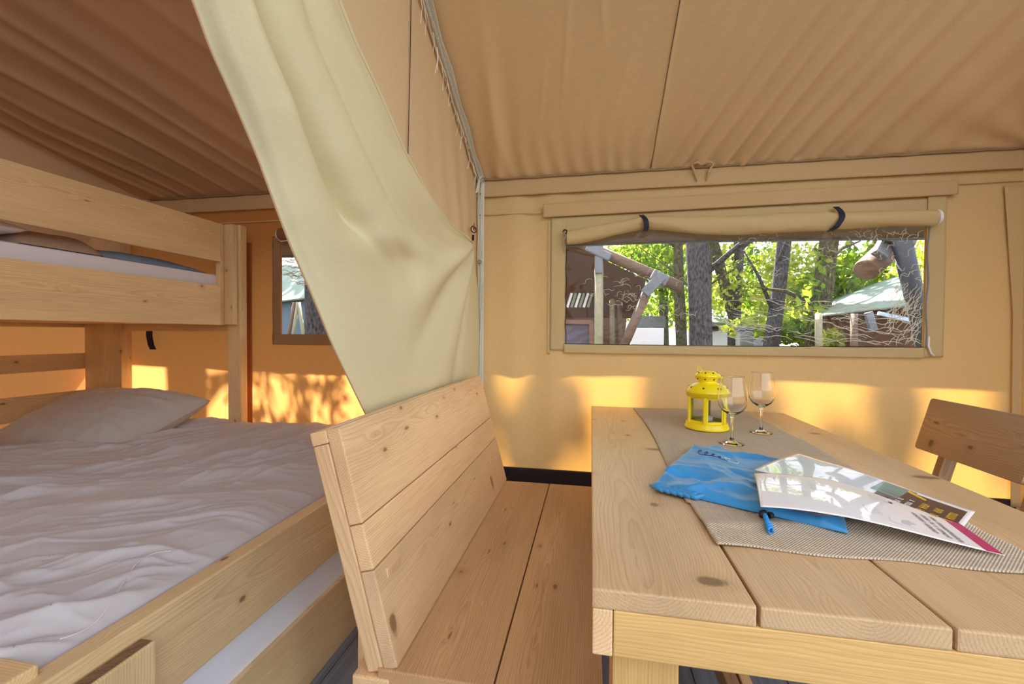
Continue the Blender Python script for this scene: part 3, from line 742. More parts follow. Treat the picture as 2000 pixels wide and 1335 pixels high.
lv = [tube_data([e + Vector((.001, 0, 0)), e + Vector((.010, 0, .001)), e + Vector((.013, 0, .001))], [.030, .033, .026], 20)]
V, F = join_data(lv); c_ = mesh_pd('roll_end', V, F, WHITEP, rb); c_['label'] = 'white plastic end of the roll'
for px, tpx, ppt, ppb in ((1258, 1252, 420, 447), (1622, 1632, 404, 447)):
    # a webbing strap hugging the roll
    pts = []
    t0 = at(tpx, ppt, W - .03); t1 = at(px + 3, ppb, W - .05)
    for k in range(9):
        t = k / 8; q = t0.lerp(t1, t); pts.append(Vector((q.x + .012 * math.sin(t * 3.1) * (1 if px > 1400 else .4), W - .032 - .055 * math.sin(min(1, t * 1.15) * math.pi * .62), q.z)))
    pts.append(Vector((pts[-1].x, W - .03, pts[-1].z - .006)))
    A = [p - Vector((.011, 0, 0)) for p in pts]; B = [p + Vector((.011, 0, 0)) for p in pts]
    st = ribbon('strap', A, B, NAVY, rb, n=30, wrk=.0004, thick=.002)
V, F = tube_data([(-.13, W - .03, 1.60), (-.135, W - .05, 1.585), (-.12, W - .05, 1.57), (-.135, W - .04, 1.55), (-.13, W - .04, 1.49)], .003, 6)
mesh_pd('drawcord', V, F, ZINC, rb)
ring('grommet', (-.128, W - .04, 1.592), .009, .003, (0, 1, 0), BLACK, rb)
# bedroom blind roll end (only its left end shows)
r2 = empty('rolled_window_blind', (-1.2, W - .04, 1.6), 'rolled brown canvas blind over the bedroom window behind the door flap', 'blind')
e = at(548, 458, W - .045); V, F = tube_data([e + Vector((0.0, 0, 0)), e + Vector((.3, 0, 0)), e + Vector((.85, 0, 0))], [.034, .033, .033], 18); mesh_pd('roll', V, F, FR_DIM, r2)
V, F = tube_data([e - Vector((.012, 0, 0)), e + Vector((.002, 0, 0))], [.028, .033], 18); q = mesh_pd('roll_end', V, F, WHITEP, r2)
tube('drawcord', [e + Vector((-.01, -.02, -.02)), e + Vector((.03, -.035, -.045)), e + Vector((.10, -.035, -.04))], .0025, WHITEP, r2, 6)

# navy strap hanging from the upper bunk at the left of the back wall
sp_ = [(-2.548, W - .03, 1.16), (-2.552, W - .034, 1.11), (-2.558, W - .03, 1.07), (-2.54, W - .036, 1.02), (-2.532, W - .03, .992)]
o = ribbon('hanging_strap', [Vector(p) - Vector((.024, 0, 0)) for p in sp_], [Vector(p) + Vector((.02, 0, 0)) for p in sp_], NAVY, None, n=30, wrk=.0005, thick=.002)
tag(o, 'short navy webbing strap hanging on the orange wall under the upper bunk', 'strap')

# hook with ring and the black clip
hk = empty('curtain_hook', (XP + .015, 2.02, 1.58), 'dark metal ring with a black toggle clip holding the cream door flap at the corner', 'hook')
c0 = atx(925, 448, XP + .03)
ring('ring', c0, .0145, .0026, (1, -.9, .1), BLACK, hk)
leafp = [c0 + Vector((0, -.012, .002)), c0 + Vector((.0, .0, .030)), c0 + Vector((.0, .012, .004)), c0 + Vector((0, .0, -.004))]
mesh_pd('leather_tab', leafp, [(0, 1, 2, 3)], BRASS, hk, False).modifiers.new('s', 'SOLIDIFY').thickness = .003
c1 = atx(924, 464, XP + .03); obox('toggle', c1, (0, .1, 1), (1, -1, 0), (.026, .010, .010), BLACK, hk, .003)

# ---- cream door flap, tied back to the hook
Lp = [(330, -130), (352, -55), (370, 0), (405, 95), (450, 195), (500, 310), (540, 418), (568, 488), (600, 560), (650, 680), (710, 803), (770, 915), (800, 960)]
Rp = [(600, -130), (640, -55), (660, 0), (693, 85), (738, 178), (790, 298), (838, 385), (880, 440), (923, 472), (932, 560), (938, 690), (941, 800), (942, 860)]
lx = [-.50, -.51, -.515, -.52, -.525, -.53, -.535, -.54, -.545, -.555, -.575, -.60, -.61]
rx = [-.535, -.535, -.535, -.535, -.535, -.535, -.54, -.545, -.548, -.552, -.555, -.575, -.59]
Lw = np.array([list(atx(u, v, x)) for (u, v), x in zip(Lp, lx)]); Rw = np.array([list(atx(u, v, x)) for (u, v), x in zip(Rp, rx)])
nt_, ns_ = 240, 200
tk = np.linspace(0, 1, len(Lp)); t = np.linspace(0, 1, nt_)
def smooth_ip(t, tk, A):
    out = np.stack([np.interp(t, tk, A[:, k]) for k in range(3)], -1)
    for _ in range(10): out[1:-1] = (out[:-2] + 2 * out[1:-1] + out[2:]) / 4
    return out
LL, RR = smooth_ip(t, tk, Lw), smooth_ip(t, tk, Rw)
s = np.linspace(0, 1, ns_)[None, :, None]
CP = LL[:, None] * (1 - s) + RR[:, None] * s
S2, T2 = np.meshgrid(s.ravel(), t, indexing='xy')
hookt = 8 / 12
g = lambda a, b: np.exp(-(a / b) ** 2)
dx = np.zeros_like(S2)
# rolled left edge, then the long groove beside it
body = np.clip((hookt + .12 - T2) / .2, 0, 1)
dx += .060 * g(S2 - .10, .10) * np.clip((.85 - T2) * 2, 0, 1)
dx -= .050 * g(S2 - (.24 + .10 * np.clip(T2 - .3, 0, 1)), .045) * np.clip((.72 - T2) * 4, 0, 1) * np.clip((T2 - .05) * 6, 0, 1)
dx += .030 * g(S2 - .42, .14) * body
dx -= .012 * g(S2 - (.62 - .2 * (T2 - .3)), .06) * body
dx += .018 * g(S2 - .8, .12) * body
dx += .012 * S2 * (1 - S2) * 4
# folds radiating from the hook
hy, hz = Rw[8][1], Rw[8][2]
A_ = np.arctan2(CP[..., 2] - hz, hy - CP[..., 1] + 1e-3); Rr = np.hypot(CP[..., 1] - hy, CP[..., 2] - hz)
def rad(a0, wa, am, r0=.08, r1=.9): return am * g(A_ - a0, wa) * np.clip(Rr / r0, 0, 1) * np.clip((r1 - Rr) / .3, 0, 1)
dx += rad(.30, .10, .02) + rad(-.12, .10, -.012) + rad(-.42, .09, .030) - rad(-.62, .08, .022) + rad(-.95, .16, .022) - rad(-1.2, .08, .012) + rad(.02, .08, .014)
dx += .010 * (fbm(S2 * 5 + 2, T2 * 6, 71, 3) - .5)
# crumple where the flap rests on the bench
dx += .022 * g(S2 - .28, .10) * g(T2 - .60, .05) - .02 * g(S2 - .36, .05) * g(T2 - .66, .06)
dx *= .85; dx *= np.clip(S2 / .02, 0.15, 1) * np.clip((1 - S2) / .05, .0, 1)
CP[..., 0] += dx
CP[..., 0] = np.where(CP[..., 2] < .93, np.minimum(CP[..., 0], -.545 + 0 * S2 - .10 * np.clip((.93 - CP[..., 2]) / .3, 0, 1)), CP[..., 0])
o = sheet('door_flap', CP, CREAM, None, .0025)
tag(o, 'large cream canvas door flap draped diagonally and tied back to the corner hook', 'tent flap')
ed = [Vector(p) + Vector((.001, 0, 0)) for p in CP[:, 0]]
EDGE = simple('edge_binding', (.55, .36, .2), .8); tube('edge_binding', ed[::4], .0017, EDGE, o, 5)
ed = [Vector(p) + Vector((.002, 0, 0)) for p in CP[:int(nt_ * hookt) + 1, -1]]
tube('folded_edge', ed[::3], .005, CREAM, o, 8)

# ================================================================== BUNK BED
XB = -.845
bed = empty('bunk_bed', (-1.9, 1.2, 0), 'pale pine bunk bed with a wide lower bed and a narrow upper bunk', 'bunk bed')
board('lower_side_rail', (XB - .045, .25, .352), (XB, 2.0, .543), PINE_BED, bed, .004)
board('lower_side_board', (XB - .045, .25, .0), (XB - .008, 2.0, .235), PINE_BED, bed, .004)
wh = board('white_side_panel', (XB - .040, .25, .20), (XB - .022, 2.0, .36), simple('white_panel', (.80, .83, .92), .6), bed, .002); wh['label'] = 'white panel showing between the two side boards'
board('corner_post', (XB + .002, .32, .0), (XB + .036, .668, .512), PINE_BED, bed, .004)
q_ = board('end_grain', (XB + .006, .33, .509), (XB + .032, .664, .5132), simple('aged_end_grain', (.20, .12, .06), .8, bump=.8, bscale=70), bed, .001); q_['label'] = 'dark weathered end grain'
cb = obox('foot_board', (-1.15, .475, .548), (1, .0, 0), (0, 0, 1), (.56, .11, .03), PINE_BED, bed, .004)
board('end_rail', (-2.9, .25, .352), (-.89, .29, .52), PINE_BED, bed, .004)
board('slat_base', (-2.93, .30, .30), (-.895, 2.02, .33), PINE_BED, bed, .003)
# upper bunk
board('upper_guard_rail', (-1.925, .10, 1.462), (-1.900, 1.925, 1.661), PINE_BED, bed, .004)
board('upper_side_rail', (-1.925, .10, 1.134), (-1.900, 1.925, 1.338), PINE_BED, bed, .004)
board('rail_end_strip', (-1.935, 1.925, 1.134), (-1.905, 1.945, 1.662), PINE_BED, bed, .002)
board('post_cover', (-1.925, 1.948, 1.137), (-1.852, 1.977, 1.664), PINE_BED, bed, .003)
board('post', (-1.918, 1.980, .0), (-1.838, 2.025, 1.668), PINE_BED, bed, .004)
board('post', (-2.935, 2.02, .0), (-2.72, 2.075, 1.66), PINE_BED, bed, .004)
board('post', (-2.715, 2.015, .0), (-2.665, 2.075, 1.66), PINE_BED, bed, .004)
board('post', (-2.99, .10, .0), (-2.93, .18, 1.66), PINE_BED, bed, .004)
board('post', (-1.925, .02, .0), (-1.845, .095, 1.66), PINE_BED, bed, .004)
board('upper_end_rail', (-2.93, 2.03, 1.10), (-1.92, 2.06, 1.33), PINE_BED, bed, .003)
board('upper_base', (-2.92, .12, 1.14), (-1.93, 2.01, 1.165), PINE_BED, bed, .003)
board('wall_side_rail', (-2.965, .1, 1.12), (-2.935, 2.02, 1.34), PINE_BED, bed, .003)
for z0, z1 in ((.875, .968), (.62, .750)):
    board('wall_side_slat', (-2.965, .2, z0), (-2.94, 2.10, z1), PINE_BED, bed, .003)
board('wall_side_rail', (-2.965, .2, 1.118), (-2.94, 2.10, 1.15), PINE_BED, bed, .003)

def cushion(name, c, hx, hy, hz, mat, parent=None, seed=0, wr=.006, e=.45, nu=70, nv=50, tilt=None, sag=0):
    u = np.linspace(-1, 1, nu); v = np.linspace(-1, 1, nv); U, Vv = np.meshgrid(u, v, indexing='ij')
    prof = np.clip((1 - np.abs(U) ** 2.6) * (1 - np.abs(Vv) ** 2.6), 0, 1) ** e
    px = U * hx * (1 - .06 * (1 - np.abs(Vv)) * np.abs(U)); py = Vv * hy * (1 - .08 * (1 - np.abs(U)) * np.abs(Vv))
    wrk = wr * (ridged(U * 3 + Vv * 1.5, Vv * 5 - U, seed) + .6 * ridged(U * 8, Vv * 4 + U * 3, seed + 3) - 1) * prof ** .3
    top = np.stack([px, py, prof * hz + wrk - sag * prof], -1); botm = np.stack([px, py, -prof * hz * .6], -1)
    Rm = np.array(tilt.to_3x3()) if tilt is not None else np.eye(3)
    Vt = np.concatenate([top.reshape(-1, 3), botm.reshape(-1, 3)]) @ Rm.T + np.array(c)
    Fg = grid_faces(nu, nv); F = Fg.tolist() + (Fg[:, ::-1] + nu * nv).tolist()
    return mesh_pd(name, Vt, F, mat, parent)

# upper mattress and bedding (things on the bed)
o = board('mattress', (-2.90, .15, 1.166), (-1.935, 1.98, 1.402), SHEETM, None, .03); tag(o, 'thin mattress in a white sheet on the upper bunk', 'mattress')
um = o
def heap(name, x0, x1, y0, y1, z, h, mat, seed, label, cat):
    nx_, ny_ = 50, 60; X = np.linspace(x0, x1, nx_); Y = np.linspace(y0, y1, ny_); XX, YY = np.meshgrid(X, Y, indexing='ij')
    U = (XX - x0) / (x1 - x0) * 2 - 1; V_ = (YY - y0) / (y1 - y0) * 2 - 1
    pr = np.clip((1 - np.abs(U) ** 4) * (1 - np.abs(V_) ** 4), 0, 1) ** .5
    Z = z + h * pr * (.6 + .5 * fbm(XX * 5, YY * 5, seed, 3)) + .008 * ridged(XX * 9, YY * 7, seed) * pr
    o = sheet(name, np.stack([XX, YY, Z], -1), mat); return tag(o, label, cat)
heap('folded_blanket', -2.75, -1.97, 1.36, 1.90, 1.404, .055, BLUESH, 5, 'blue blanket lying on the white upper mattress', 'blanket')
heap('brown_cover', -2.7, -1.96, 1.16, 1.42, 1.404, .085, BROWNSH, 8, 'crumpled brown cover between the white pillow and blue blanket on the upper bunk', 'bed cover')
tag(cushion('upper_pillow', (-2.31, .96, 1.45), .36, .22, .065, SHEETM, seed=4), 'white pillow at the near end of the upper bunk', 'pillow')

# lower mattress
o = board('mattress', (-2.92, .30, .33), (-.905, 2.0, .50), SHEETM, None, .03); tag(o, 'wide white mattress on the lower bed beneath the grey duvet', 'mattress')
# grey pillow
pc = Vector((-2.47, 1.74, .60))
tl = Matrix.Rotation(math.radians(-8), 4, 'Z') @ Matrix.Rotation(math.radians(24), 4, 'X') @ Matrix.Rotation(math.radians(-2), 4, 'Y')
tag(cushion('pillow', pc, .46, .29, .155, PILLOW, seed=12, wr=.014, e=.42, tilt=tl, nu=110, nv=90), 'plump grey pillow leaning at the far left corner of the lower bed', 'pillow')
# duvet
nx_, ny_ = 420, 400
X = np.linspace(-2.62, XB - .047, nx_); Y = np.linspace(.30, 2.06, ny_); XX, YY = np.meshgrid(X, Y, indexing='ij')
# warp and crumple
wx = XX + .15 * (fbm(XX * 3, YY * 3, 81) - .5); wy = YY + .15 * (fbm(XX * 3 + 9, YY * 3, 85) - .5)
a1, a2 = (wx * .45 + wy * .89) * .62, (-wx * .89 + wy * .45) * 1.05        # a2 runs across the main creases
b1, b2 = (wx * .86 + wy * .51) * .7, -wx * .51 + wy * .86
def crs(x, y, sd_, p=3): return ridged(x, y, sd_) ** p
wr = .022 * (crs(a1 * 1.2, a2 * 4.6, 91) - .35) + .017 * (crs(a1 * 2.2, a2 * 11, 93) - .35) + .0095 * (crs(a1 * 4.4, a2 * 24, 95) - .35) + .0035 * (crs(a1 * 9, a2 * 46, 96) - .35)
wr2 = .017 * (crs(b1 * 1.6, b2 * 6, 97) - .35) + .013 * (crs(b1 * 3.4, b2 * 15, 99) - .35) + .006 * (crs(b1 * 7, b2 * 32, 98) - .35)
mk = fbm(XX * 1.6 + 3, YY * 1.6, 103, 2)
mk2 = np.clip((fbm(XX * 2.3 + 7, YY * 1.7 + 2, 111, 2) - .32) / .30, 0, 1)
hgt = 1.45 * wr * (.18 + 1.0 * mk2) + 1.35 * wr2 * np.clip(1.3 - 1.6 * mk, 0, 1) + .05 * (fbm(XX * 1.2, YY * 1.4, 107, 2) - .5)
basez = .595 + .035 * np.clip((YY - 1.2) / .8, 0, 1) - .0 * XX
r_e = np.clip((XB - .047 - XX) / .16, 0, 1); n_e = np.clip((YY - .30) / .15, 0, 1); f_e = np.clip((2.06 - YY) / .10, 0, 1)
shp = np.sqrt(np.clip(1 - (1 - r_e) ** 2, 0, 1)); shf = np.sqrt(np.clip(1 - (1 - f_e) ** 2, 0, 1))
# the left upper corner lies under the pillow, its border runs diagonally
ll = np.clip((XX + 2.62) / .08, 0, 1)
ZZ = .508 + (basez - .508 + hgt) * (.15 + .85 * shp) * (.2 + .8 * shf) * (.4 + .6 * np.clip((YY - .3) / .12, 0, 1)) * (.35 + .65 * ll)
ZZ = ZZ - .07 * np.clip((-XX - 2.25) / .3, 0, 1) * np.clip((YY - 1.25) / .2, 0, 1)
ZZ = np.maximum(ZZ, .504)
dv = sheet('duvet', np.stack([XX, YY, ZZ], -1), DUVET); tag(dv, 'rumpled warm-grey duvet spread over the wide lower bed', 'duvet')
# a white seam thread across the duvet
def duv(x, y):
    i = (x - X[0]) / (X[-1] - X[0]) * (nx_ - 1); j = (y - Y[0]) / (Y[-1] - Y[0]) * (ny_ - 1); return float(ZZ[int(round(i)), int(round(j))])
SEAMW = simple('piping_white', (.75, .72, .70), .8)
tp = [atz(u, v, .56) for u, v in ((335, 1092), (300, 1098), (262, 1118), (240, 1150), (215, 1185), (185, 1208), (150, 1226), (112, 1243))]
sp3 = []
for k in range(len(tp) - 1):
    for q in range(8): p = tp[k].lerp(tp[k + 1], q / 8); sp3.append(Vector((p.x, p.y, duv(max(-2.6, min(XB - .06, p.x)), max(.31, min(2.0, p.y))) + .0014)))
for _ in range(30): sp3 = [sp3[0]] + [(a_ + b_ * 2 + c_) / 4 for a_, b_, c_ in zip(sp3[:-2], sp3[1:-1], sp3[2:])] + [sp3[-1]]
tube('seam', sp3, .0011, SEAMW, dv, 5)

# ================================================================== BENCH
SZ = .45
bench = empty('bench', (-.2, 1.3, 0), 'pine bench with a three-board leaning backrest beside the table', 'bench')
board('seat_plank', (-.40, .755, SZ - .032), (-.172, 1.845, SZ), PINE_SEAT, bench, .003)
board('seat_plank', (-.169, .745, SZ - .032), (.028, 1.845, SZ), PINE_SEAT, bench, .003)
lean = Vector((-.125, 0, .465)).normalized(); nrm = Vector((lean.z, 0, -lean.x))
def back_board(s0, s1, y0, y1):
    c = Vector((-.36, (y0 + y1) / 2, SZ)) + lean * ((s0 + s1) / 2) - nrm * .0145
    return obox('back_board', c, (0, 1, 0), lean, (y1 - y0, .029, s1 - s0 - .002), PINE, bench, .003)
TL = .4815
back_board(.002, .195, .76, 1.85); back_board(.195, .287, .76, 1.85); back_board(.287, TL, .76, 1.85)
for y in (.785, 1.60):
    c = Vector((-.36, y, SZ)) + lean * (.2275) - nrm * (.029 + .019); obox('back_post', c, lean, (0, 1, 0), (.452, .034, .05), PINE, bench, .003)
c = Vector((-.36, 1.2, SZ)) + lean * (TL - .0135) - nrm * (.029 + .019); obox('top_rail', c, (0, 1, 0), lean, (.88, .037, .027), PINE, bench, .003)
board('leg', (-.468, .80, .0), (-.40, .86, .62), PINE, bench, .003)
board('seat_bearer', (-.452, .752, .395), (-.375, .83, .432), PINE, bench, .004)
board('seat_bearer', (-.372, .748, .36), (.02, .79, SZ - .033), PINE, bench, .003)
board('seat_bearer', (-.44, 1.72, .36), (.02, 1.78, SZ - .033), PINE, bench, .003)
board('leg', (-.468, 1.72, .0), (-.40, 1.78, .60), PINE, bench, .003)
board('leg', (-.045, .80, .0), (.020, .86, SZ - .033), PINE, bench, .003)
board('leg', (-.045, 1.70, .0), (.020, 1.76, SZ - .033), PINE, bench, .003)
SCR = simple('screw_head', (.25, .23, .2), .35, metal=.8)

# ================================================================== TABLE
TZ = .76
PINE_T = wood('table_pine', (.72, .52, .31), (.55, .33, .15), .38, tint=.05, knot=.8)
PINE_A = wood('apron_pine', (.80, .54, .22), (.66, .38, .11), .42, tint=.03, knot=.3)
table = empty('dining_table', (.42, 1.3, 0), 'solid pine dining table of four wide planks by the window wall', 'table')
for x0, x1 in ((.005, .2085), (.2125, .419), (.423, .628), (.632, .833)):
    board('top_plank', (x0, .577, TZ - .027), (x1, 2.06, TZ), PINE_T, table, .003)
board('front_apron', (.0335, .578, TZ - .090), (.795, .600, TZ - .0275), PINE_A, table, .002)
board('side_apron', (.006, .5775, TZ - .090), (.0325, 2.02, TZ - .0275), PINE, table, .002)
board('side_apron', (.800, .60, TZ - .090), (.826, 2.02, TZ - .0275), PINE_A, table, .002)
board('back_apron', (.034, 1.99, TZ - .090), (.798, 2.012, TZ - .0275), PINE_A, table, .002)
for x0 in (.034, .708):
    for y0 in (.602, 1.90):
        board('leg', (x0, y0, 0), (x0 + .088, y0 + .088, TZ - .0275), PINE_A, table, .003)
board('stretcher', (.37, .70, .10), (.405, 1.93, .16), PINE_DARK, table, .003)
board('stretcher', (.412, .70, .10), (.440, 1.93, .16), PINE, table, .003)

# ================================================================== CHAIR
chair = empty('dining_chair', (1.15, 1.63, 0), 'pine chair with one broad rounded back board at the far right of the table', 'chair')
def rounded_board(name, c, ax, up, Lh, Wh, Th, rad_, mat, par):
    ax = Vector(ax).normalized(); up = Vector(up).normalized(); nn = ax.cross(up); out = []
    for cx_, cy_, a0 in ((Lh - rad_, Wh - rad_, 0), (-Lh + rad_, Wh - rad_, 90), (-Lh + rad_, -Wh + rad_, 180), (Lh - rad_, -Wh + rad_, 270)):
        for k in range(6):
            a = math.radians(a0 + 18 * k); out.append((cx_ + rad_ * math.cos(a), cy_ + rad_ * math.sin(a)))
    n = len(out); V = [Vector((x, y, z)) for z in (-Th, Th) for x, y in out]
    F = [tuple(range(n))[::-1], tuple(range(n, 2 * n))] + [(k, (k + 1) % n, n + (k + 1) % n, n + k) for k in range(n)]
    me = bpy.data.meshes.new(name); me.from_pydata([tuple(v) for v in V], [], F); me.update()
    o = link(name, me, par, mat); pl = par.location
    o.matrix_local = Matrix.Translation(Vector(c) - pl) @ Matrix((ax, up, nn)).transposed().to_4x4()
    b = o.modifiers.new('b', 'BEVEL'); b.width = .002; b.segments = 2; return o
cl = Vector((.05, 0, .187)).normalized()
rounded_board('back_board', Vector((1.232, 1.642, .775)), (0, 1, 0), cl, .203, .097, .011, .012, PINE_DARK, chair)
for y in (1.475, 1.800):
    p0 = Vector((1.19, y, .62)); obox('back_post', Vector((1.215, y, .44)) , cl, (0, 1, 0), (.66, .042, .030), PINE_DARK, chair, .003)
    board('front_leg', (.86, y - .02, 0), (.90, y + .02, .43), PINE_DARK, chair, .003)
    board('rear_leg', (1.135, y - .017, 0), (1.175, y + .017, .16), PINE_DARK, chair, .003)
    board('seat_rail', (.90, y - .012, .37), (1.17, y + .012, .43), PINE_DARK, chair, .003)
board('seat', (.84, 1.44, .43), (1.18, 1.84, .452), PINE_DARK, chair, .006)

# ================================================================== ON THE TABLE
# runner
nx_, ny_ = 90, 240; X = np.linspace(.2, .665, nx_); Y = np.linspace(.73, 2.03, ny_); XX, YY = np.meshgrid(X, Y, indexing='ij')
U = (XX - .2) / .465
XX2 = XX + (.008 * np.sin(YY * 5) * (1 - U) + .006 * np.sin(YY * 9 + 1) * U) + .006 * (1 - U) * (YY < .9)
YY2 = YY + .004 * np.sin(U * 14) * (YY < .8)
ZZr = TZ + .0022 + .0022 * np.clip(fbm(XX * 5, YY * 4, 131, 2) - .45, 0, 1) * 4 + .0035 * g(YY - (.80 + .10 * U), .02)
o = sheet('table_runner', np.stack([XX2, YY2, ZZr], -1), JUTE, None, .0028, origin=(.43, 1.3, TZ)); tag(o, 'coarse woven jute runner lying along the pine table', 'table runner')
RT = TZ + .006
# lantern
lc = Vector((.412, 1.633, RT))
la = empty('lantern', lc, 'small yellow metal candle lantern with glass panes and pierced domed lid', 'lantern')
lathe('base', [(.069, 0), (.073, .001), (.0745, .004), (.073, .009), (.070, .012), (.070, .019), (.068, .022), (.066, .0235), (.0, .0237)], lc, YELLOW, la, 40)
for k in range(6):
    a = math.radians(60 * k + 12); d = Vector((math.cos(a), math.sin(a), 0)); obox('corner_post', lc + d * .0655 + Vector((0, 0, .071)), (0, 0, 1), d, (.098, .011, .006), YELLOW, la, .001)
    a2 = a + math.radians(30); d2 = Vector((math.cos(a2), math.sin(a2), 0)); wdt = .054
    obox('glass_pane', lc + d2 * .0550 + Vector((0, 0, .071)), (0, 0, 1), d2, (.094, wdt, .0012), PANE, la, 0)
    tdir = Vector((-d2.y, d2.x, 0))
    for zz in (.027, .113): obox('pane_rail', lc + d2 * .0570 + Vector((0, 0, zz)), tdir, (0, 0, 1), (.060, .003, .009), YELLOW, la, .0006)
    for sg in (-1, 1): obox('pane_stile', lc + d2 * .0570 + tdir * sg * .0265 + Vector((0, 0, .070)), (0, 0, 1), d2, (.090, .005, .003), YELLOW, la, .0005)
lathe('lid', [(.060, .114), (.069, .115), (.0695, .126), (.072, .128), (.0735, .131), (.070, .136), (.066, .144), (.057, .153), (.044, .160), (.034, .163), (.030, .166), (.032, .171), (.038, .178), (.0412, .184), (.0418, .186)], lc, YELLOW, la, 44, closed=False)
lathe('cap', [(.0435, .185), (.0452, .187), (.043, .191), (.034, .199), (.020, .2045), (.0, .206)], lc, YELLOW, la, 36, closed=False)
for k in range(8):
    a = math.radians(45 * k + 20)
    for rr_, zz, sz in ((.0625, .148, .0036), (.0375, .1775, .0032), (.033, .1995, .003)):
        d = Vector((math.cos(a), math.sin(a), 0)); nn = (d * .8 + Vector((0, 0, .6 if rr_ != .0375 else -.6))).normalized()
        if rr_ == .0375: nn = (d + Vector((0, 0, -.5))).normalized()
        pt = lc + d * (rr_ + .0005) + Vector((0, 0, zz)); obox('vent_hole', pt, nn, (0, 0, 1), (.0018, sz * 1.6, sz * 1.6), BLACK, la, .0005)
ring('handle', lc + Vector((-.022, 0, .200)), .026, .0016, (.9, .1, .55), YELLOW, la, 30, 6)
CANDLE = simple('candle_wax', (.75, .73, .66), .5)
lathe('candle', [(.020, 0), (.020, .014), (.018, .016), (0, .0155)], lc + Vector((0, 0, .027)), CANDLE, la, 20)

# wine glasses
def wineglass(c, label):
    gl = empty('wine_glass', c, label, 'wine glass', 'wine glasses on the runner')
    o_ = [(.0335, .0), (.0345, .0012), (.030, .0028), (.015, .0055), (.0065, .012), (.0042, .022), (.0038, .050), (.0040, .076), (.0065, .086), (.016, .092), (.030, .103), (.0395, .120), (.0425, .137), (.0410, .158), (.0365, .183), (.0340, .2035), (.0337, .2058), (.0336, .2066), (.0332, .2071)]
    i_ = [(.0328, .2071), (.0325, .2066), (.0326, .2058), (.0329, .2035), (.0355, .183), (.0398, .158), (.0412, .137), (.0382, .121), (.0285, .1055), (.014, .0955), (.0, .0935)]
    lathe('glass_body', [(0, 0)] + o_ + i_, c, GLASS, gl, 48, closed=False)
    return gl
wineglass(Vector((.429, 1.41, RT)), 'empty wine glass nearer the blue bag, overlapping the yellow lantern')
wineglass(Vector((.578, 1.595, RT)), 'empty wine glass farther back, towards the window')

# blue bag
BLUE = simple('blue_nylon', (.03, .27, .60), .33, spec=.6, sheen=.2)
BLUEC = simple('blue_cord', (.03, .30, .75), .6)
A0, B0, C0, D0 = [np.array(q) for q in ((.132, .962), (.305, 1.335), (.572, 1.135), (.430, .806))]
nu, nv = 150, 150; u = np.linspace(0, 1, nu); v = np.linspace(0, 1, nv); U, Vv = np.meshgrid(u, v, indexing='ij')
Pxy = (A0 * ((1 - U) * (1 - Vv))[..., None] + B0 * (U * (1 - Vv))[..., None] + C0 * (U * Vv)[..., None] + D0 * ((1 - U) * Vv)[..., None])
er = np.clip(np.minimum(np.minimum(U, 1 - U), np.minimum(Vv, 1 - Vv)) / .05, 0, 1)
shape = np.sqrt(np.clip(1 - (1 - er) ** 2, 0, 1))
x_, y_ = Pxy[..., 0], Pxy[..., 1]
wq = .05 * (fbm(x_ * 9, y_ * 9, 147) - .5); cre_ = .0105 * (ridged(x_ * 9 + y_ * 3 + wq * 9, y_ * 10 - x_ * 4 + wq * 7, 141) ** 3 - .4) + .0040 * (ridged(x_ * 20, y_ * 22 + x_ * 9, 143) - .5)
cre_ += -.010 * g((U - .22) - .25 * (Vv - .2), .030) * g(Vv - .18, .14) - .006 * g(U - .45 + .5 * (Vv - .4), .03) * g(Vv - .45, .12) + .004 * g(U - .35 - Vv * .3, .04)
hh = .022 - .003 * U - .012 * Vv
Zt = RT + .002 + (hh + cre_) * shape
Zt = np.maximum(Zt, RT + .001)
pinch = -.012 * g(Vv - .06, .08) * g(U - .0, .12)
top_ = np.stack([x_, y_, Zt + pinch * shape], -1); bot_ = np.stack([x_, y_, np.full_like(x_, RT + .0005)], -1)
Fg = grid_faces(nu, nv); V = np.concatenate([top_.reshape(-1, 3), bot_.reshape(-1, 3)])
bdry = [i * nv for i in range(nu)] + [(nu - 1) * nv + j for j in range(1, nv)] + [i * nv + nv - 1 for i in range(nu - 2, -1, -1)] + [j for j in range(nv - 2, 0, -1)]
F = Fg[:, ::-1].tolist() + (Fg + nu * nv).tolist() + [[bdry[k], bdry[(k + 1) % len(bdry)], bdry[(k + 1) % len(bdry)] + nu * nv, bdry[k] + nu * nv] for k in range(len(bdry))]
bag = mesh_pd('drawstring_bag', V, F, BLUE, origin=(.3, 1.0, RT)); tag(bag, 'bright blue nylon drawstring bag lying flat on the runner', 'bag')
# folded corner bulge of gathered nylon at the near left corner
def bagz(px_, py_): return RT + .026
fb = []
for k in range(6):
    q = Vector((.134 + .012 * k, .962 - .0065 * k, RT - .001 + .0)); fb.append(tube_data([q + Vector((-.004, .006, .006)), q + Vector((.006, -.010, .010)), q + Vector((.018, -.018, .006)), q + Vector((.034, -.016, .012))], [.003, .006, .006, .003], 7))
V, F = join_data(fb); mesh_pd('gathered_corner', V, F, BLUE, bag)
def bag_pt(uu_, vv_, off=.0008):
    i = int(uu_ * (nu - 1)); j = int(vv_ * (nv - 1)); p = top_[i, j]; return Vector((p[0], p[1], p[2] + off))
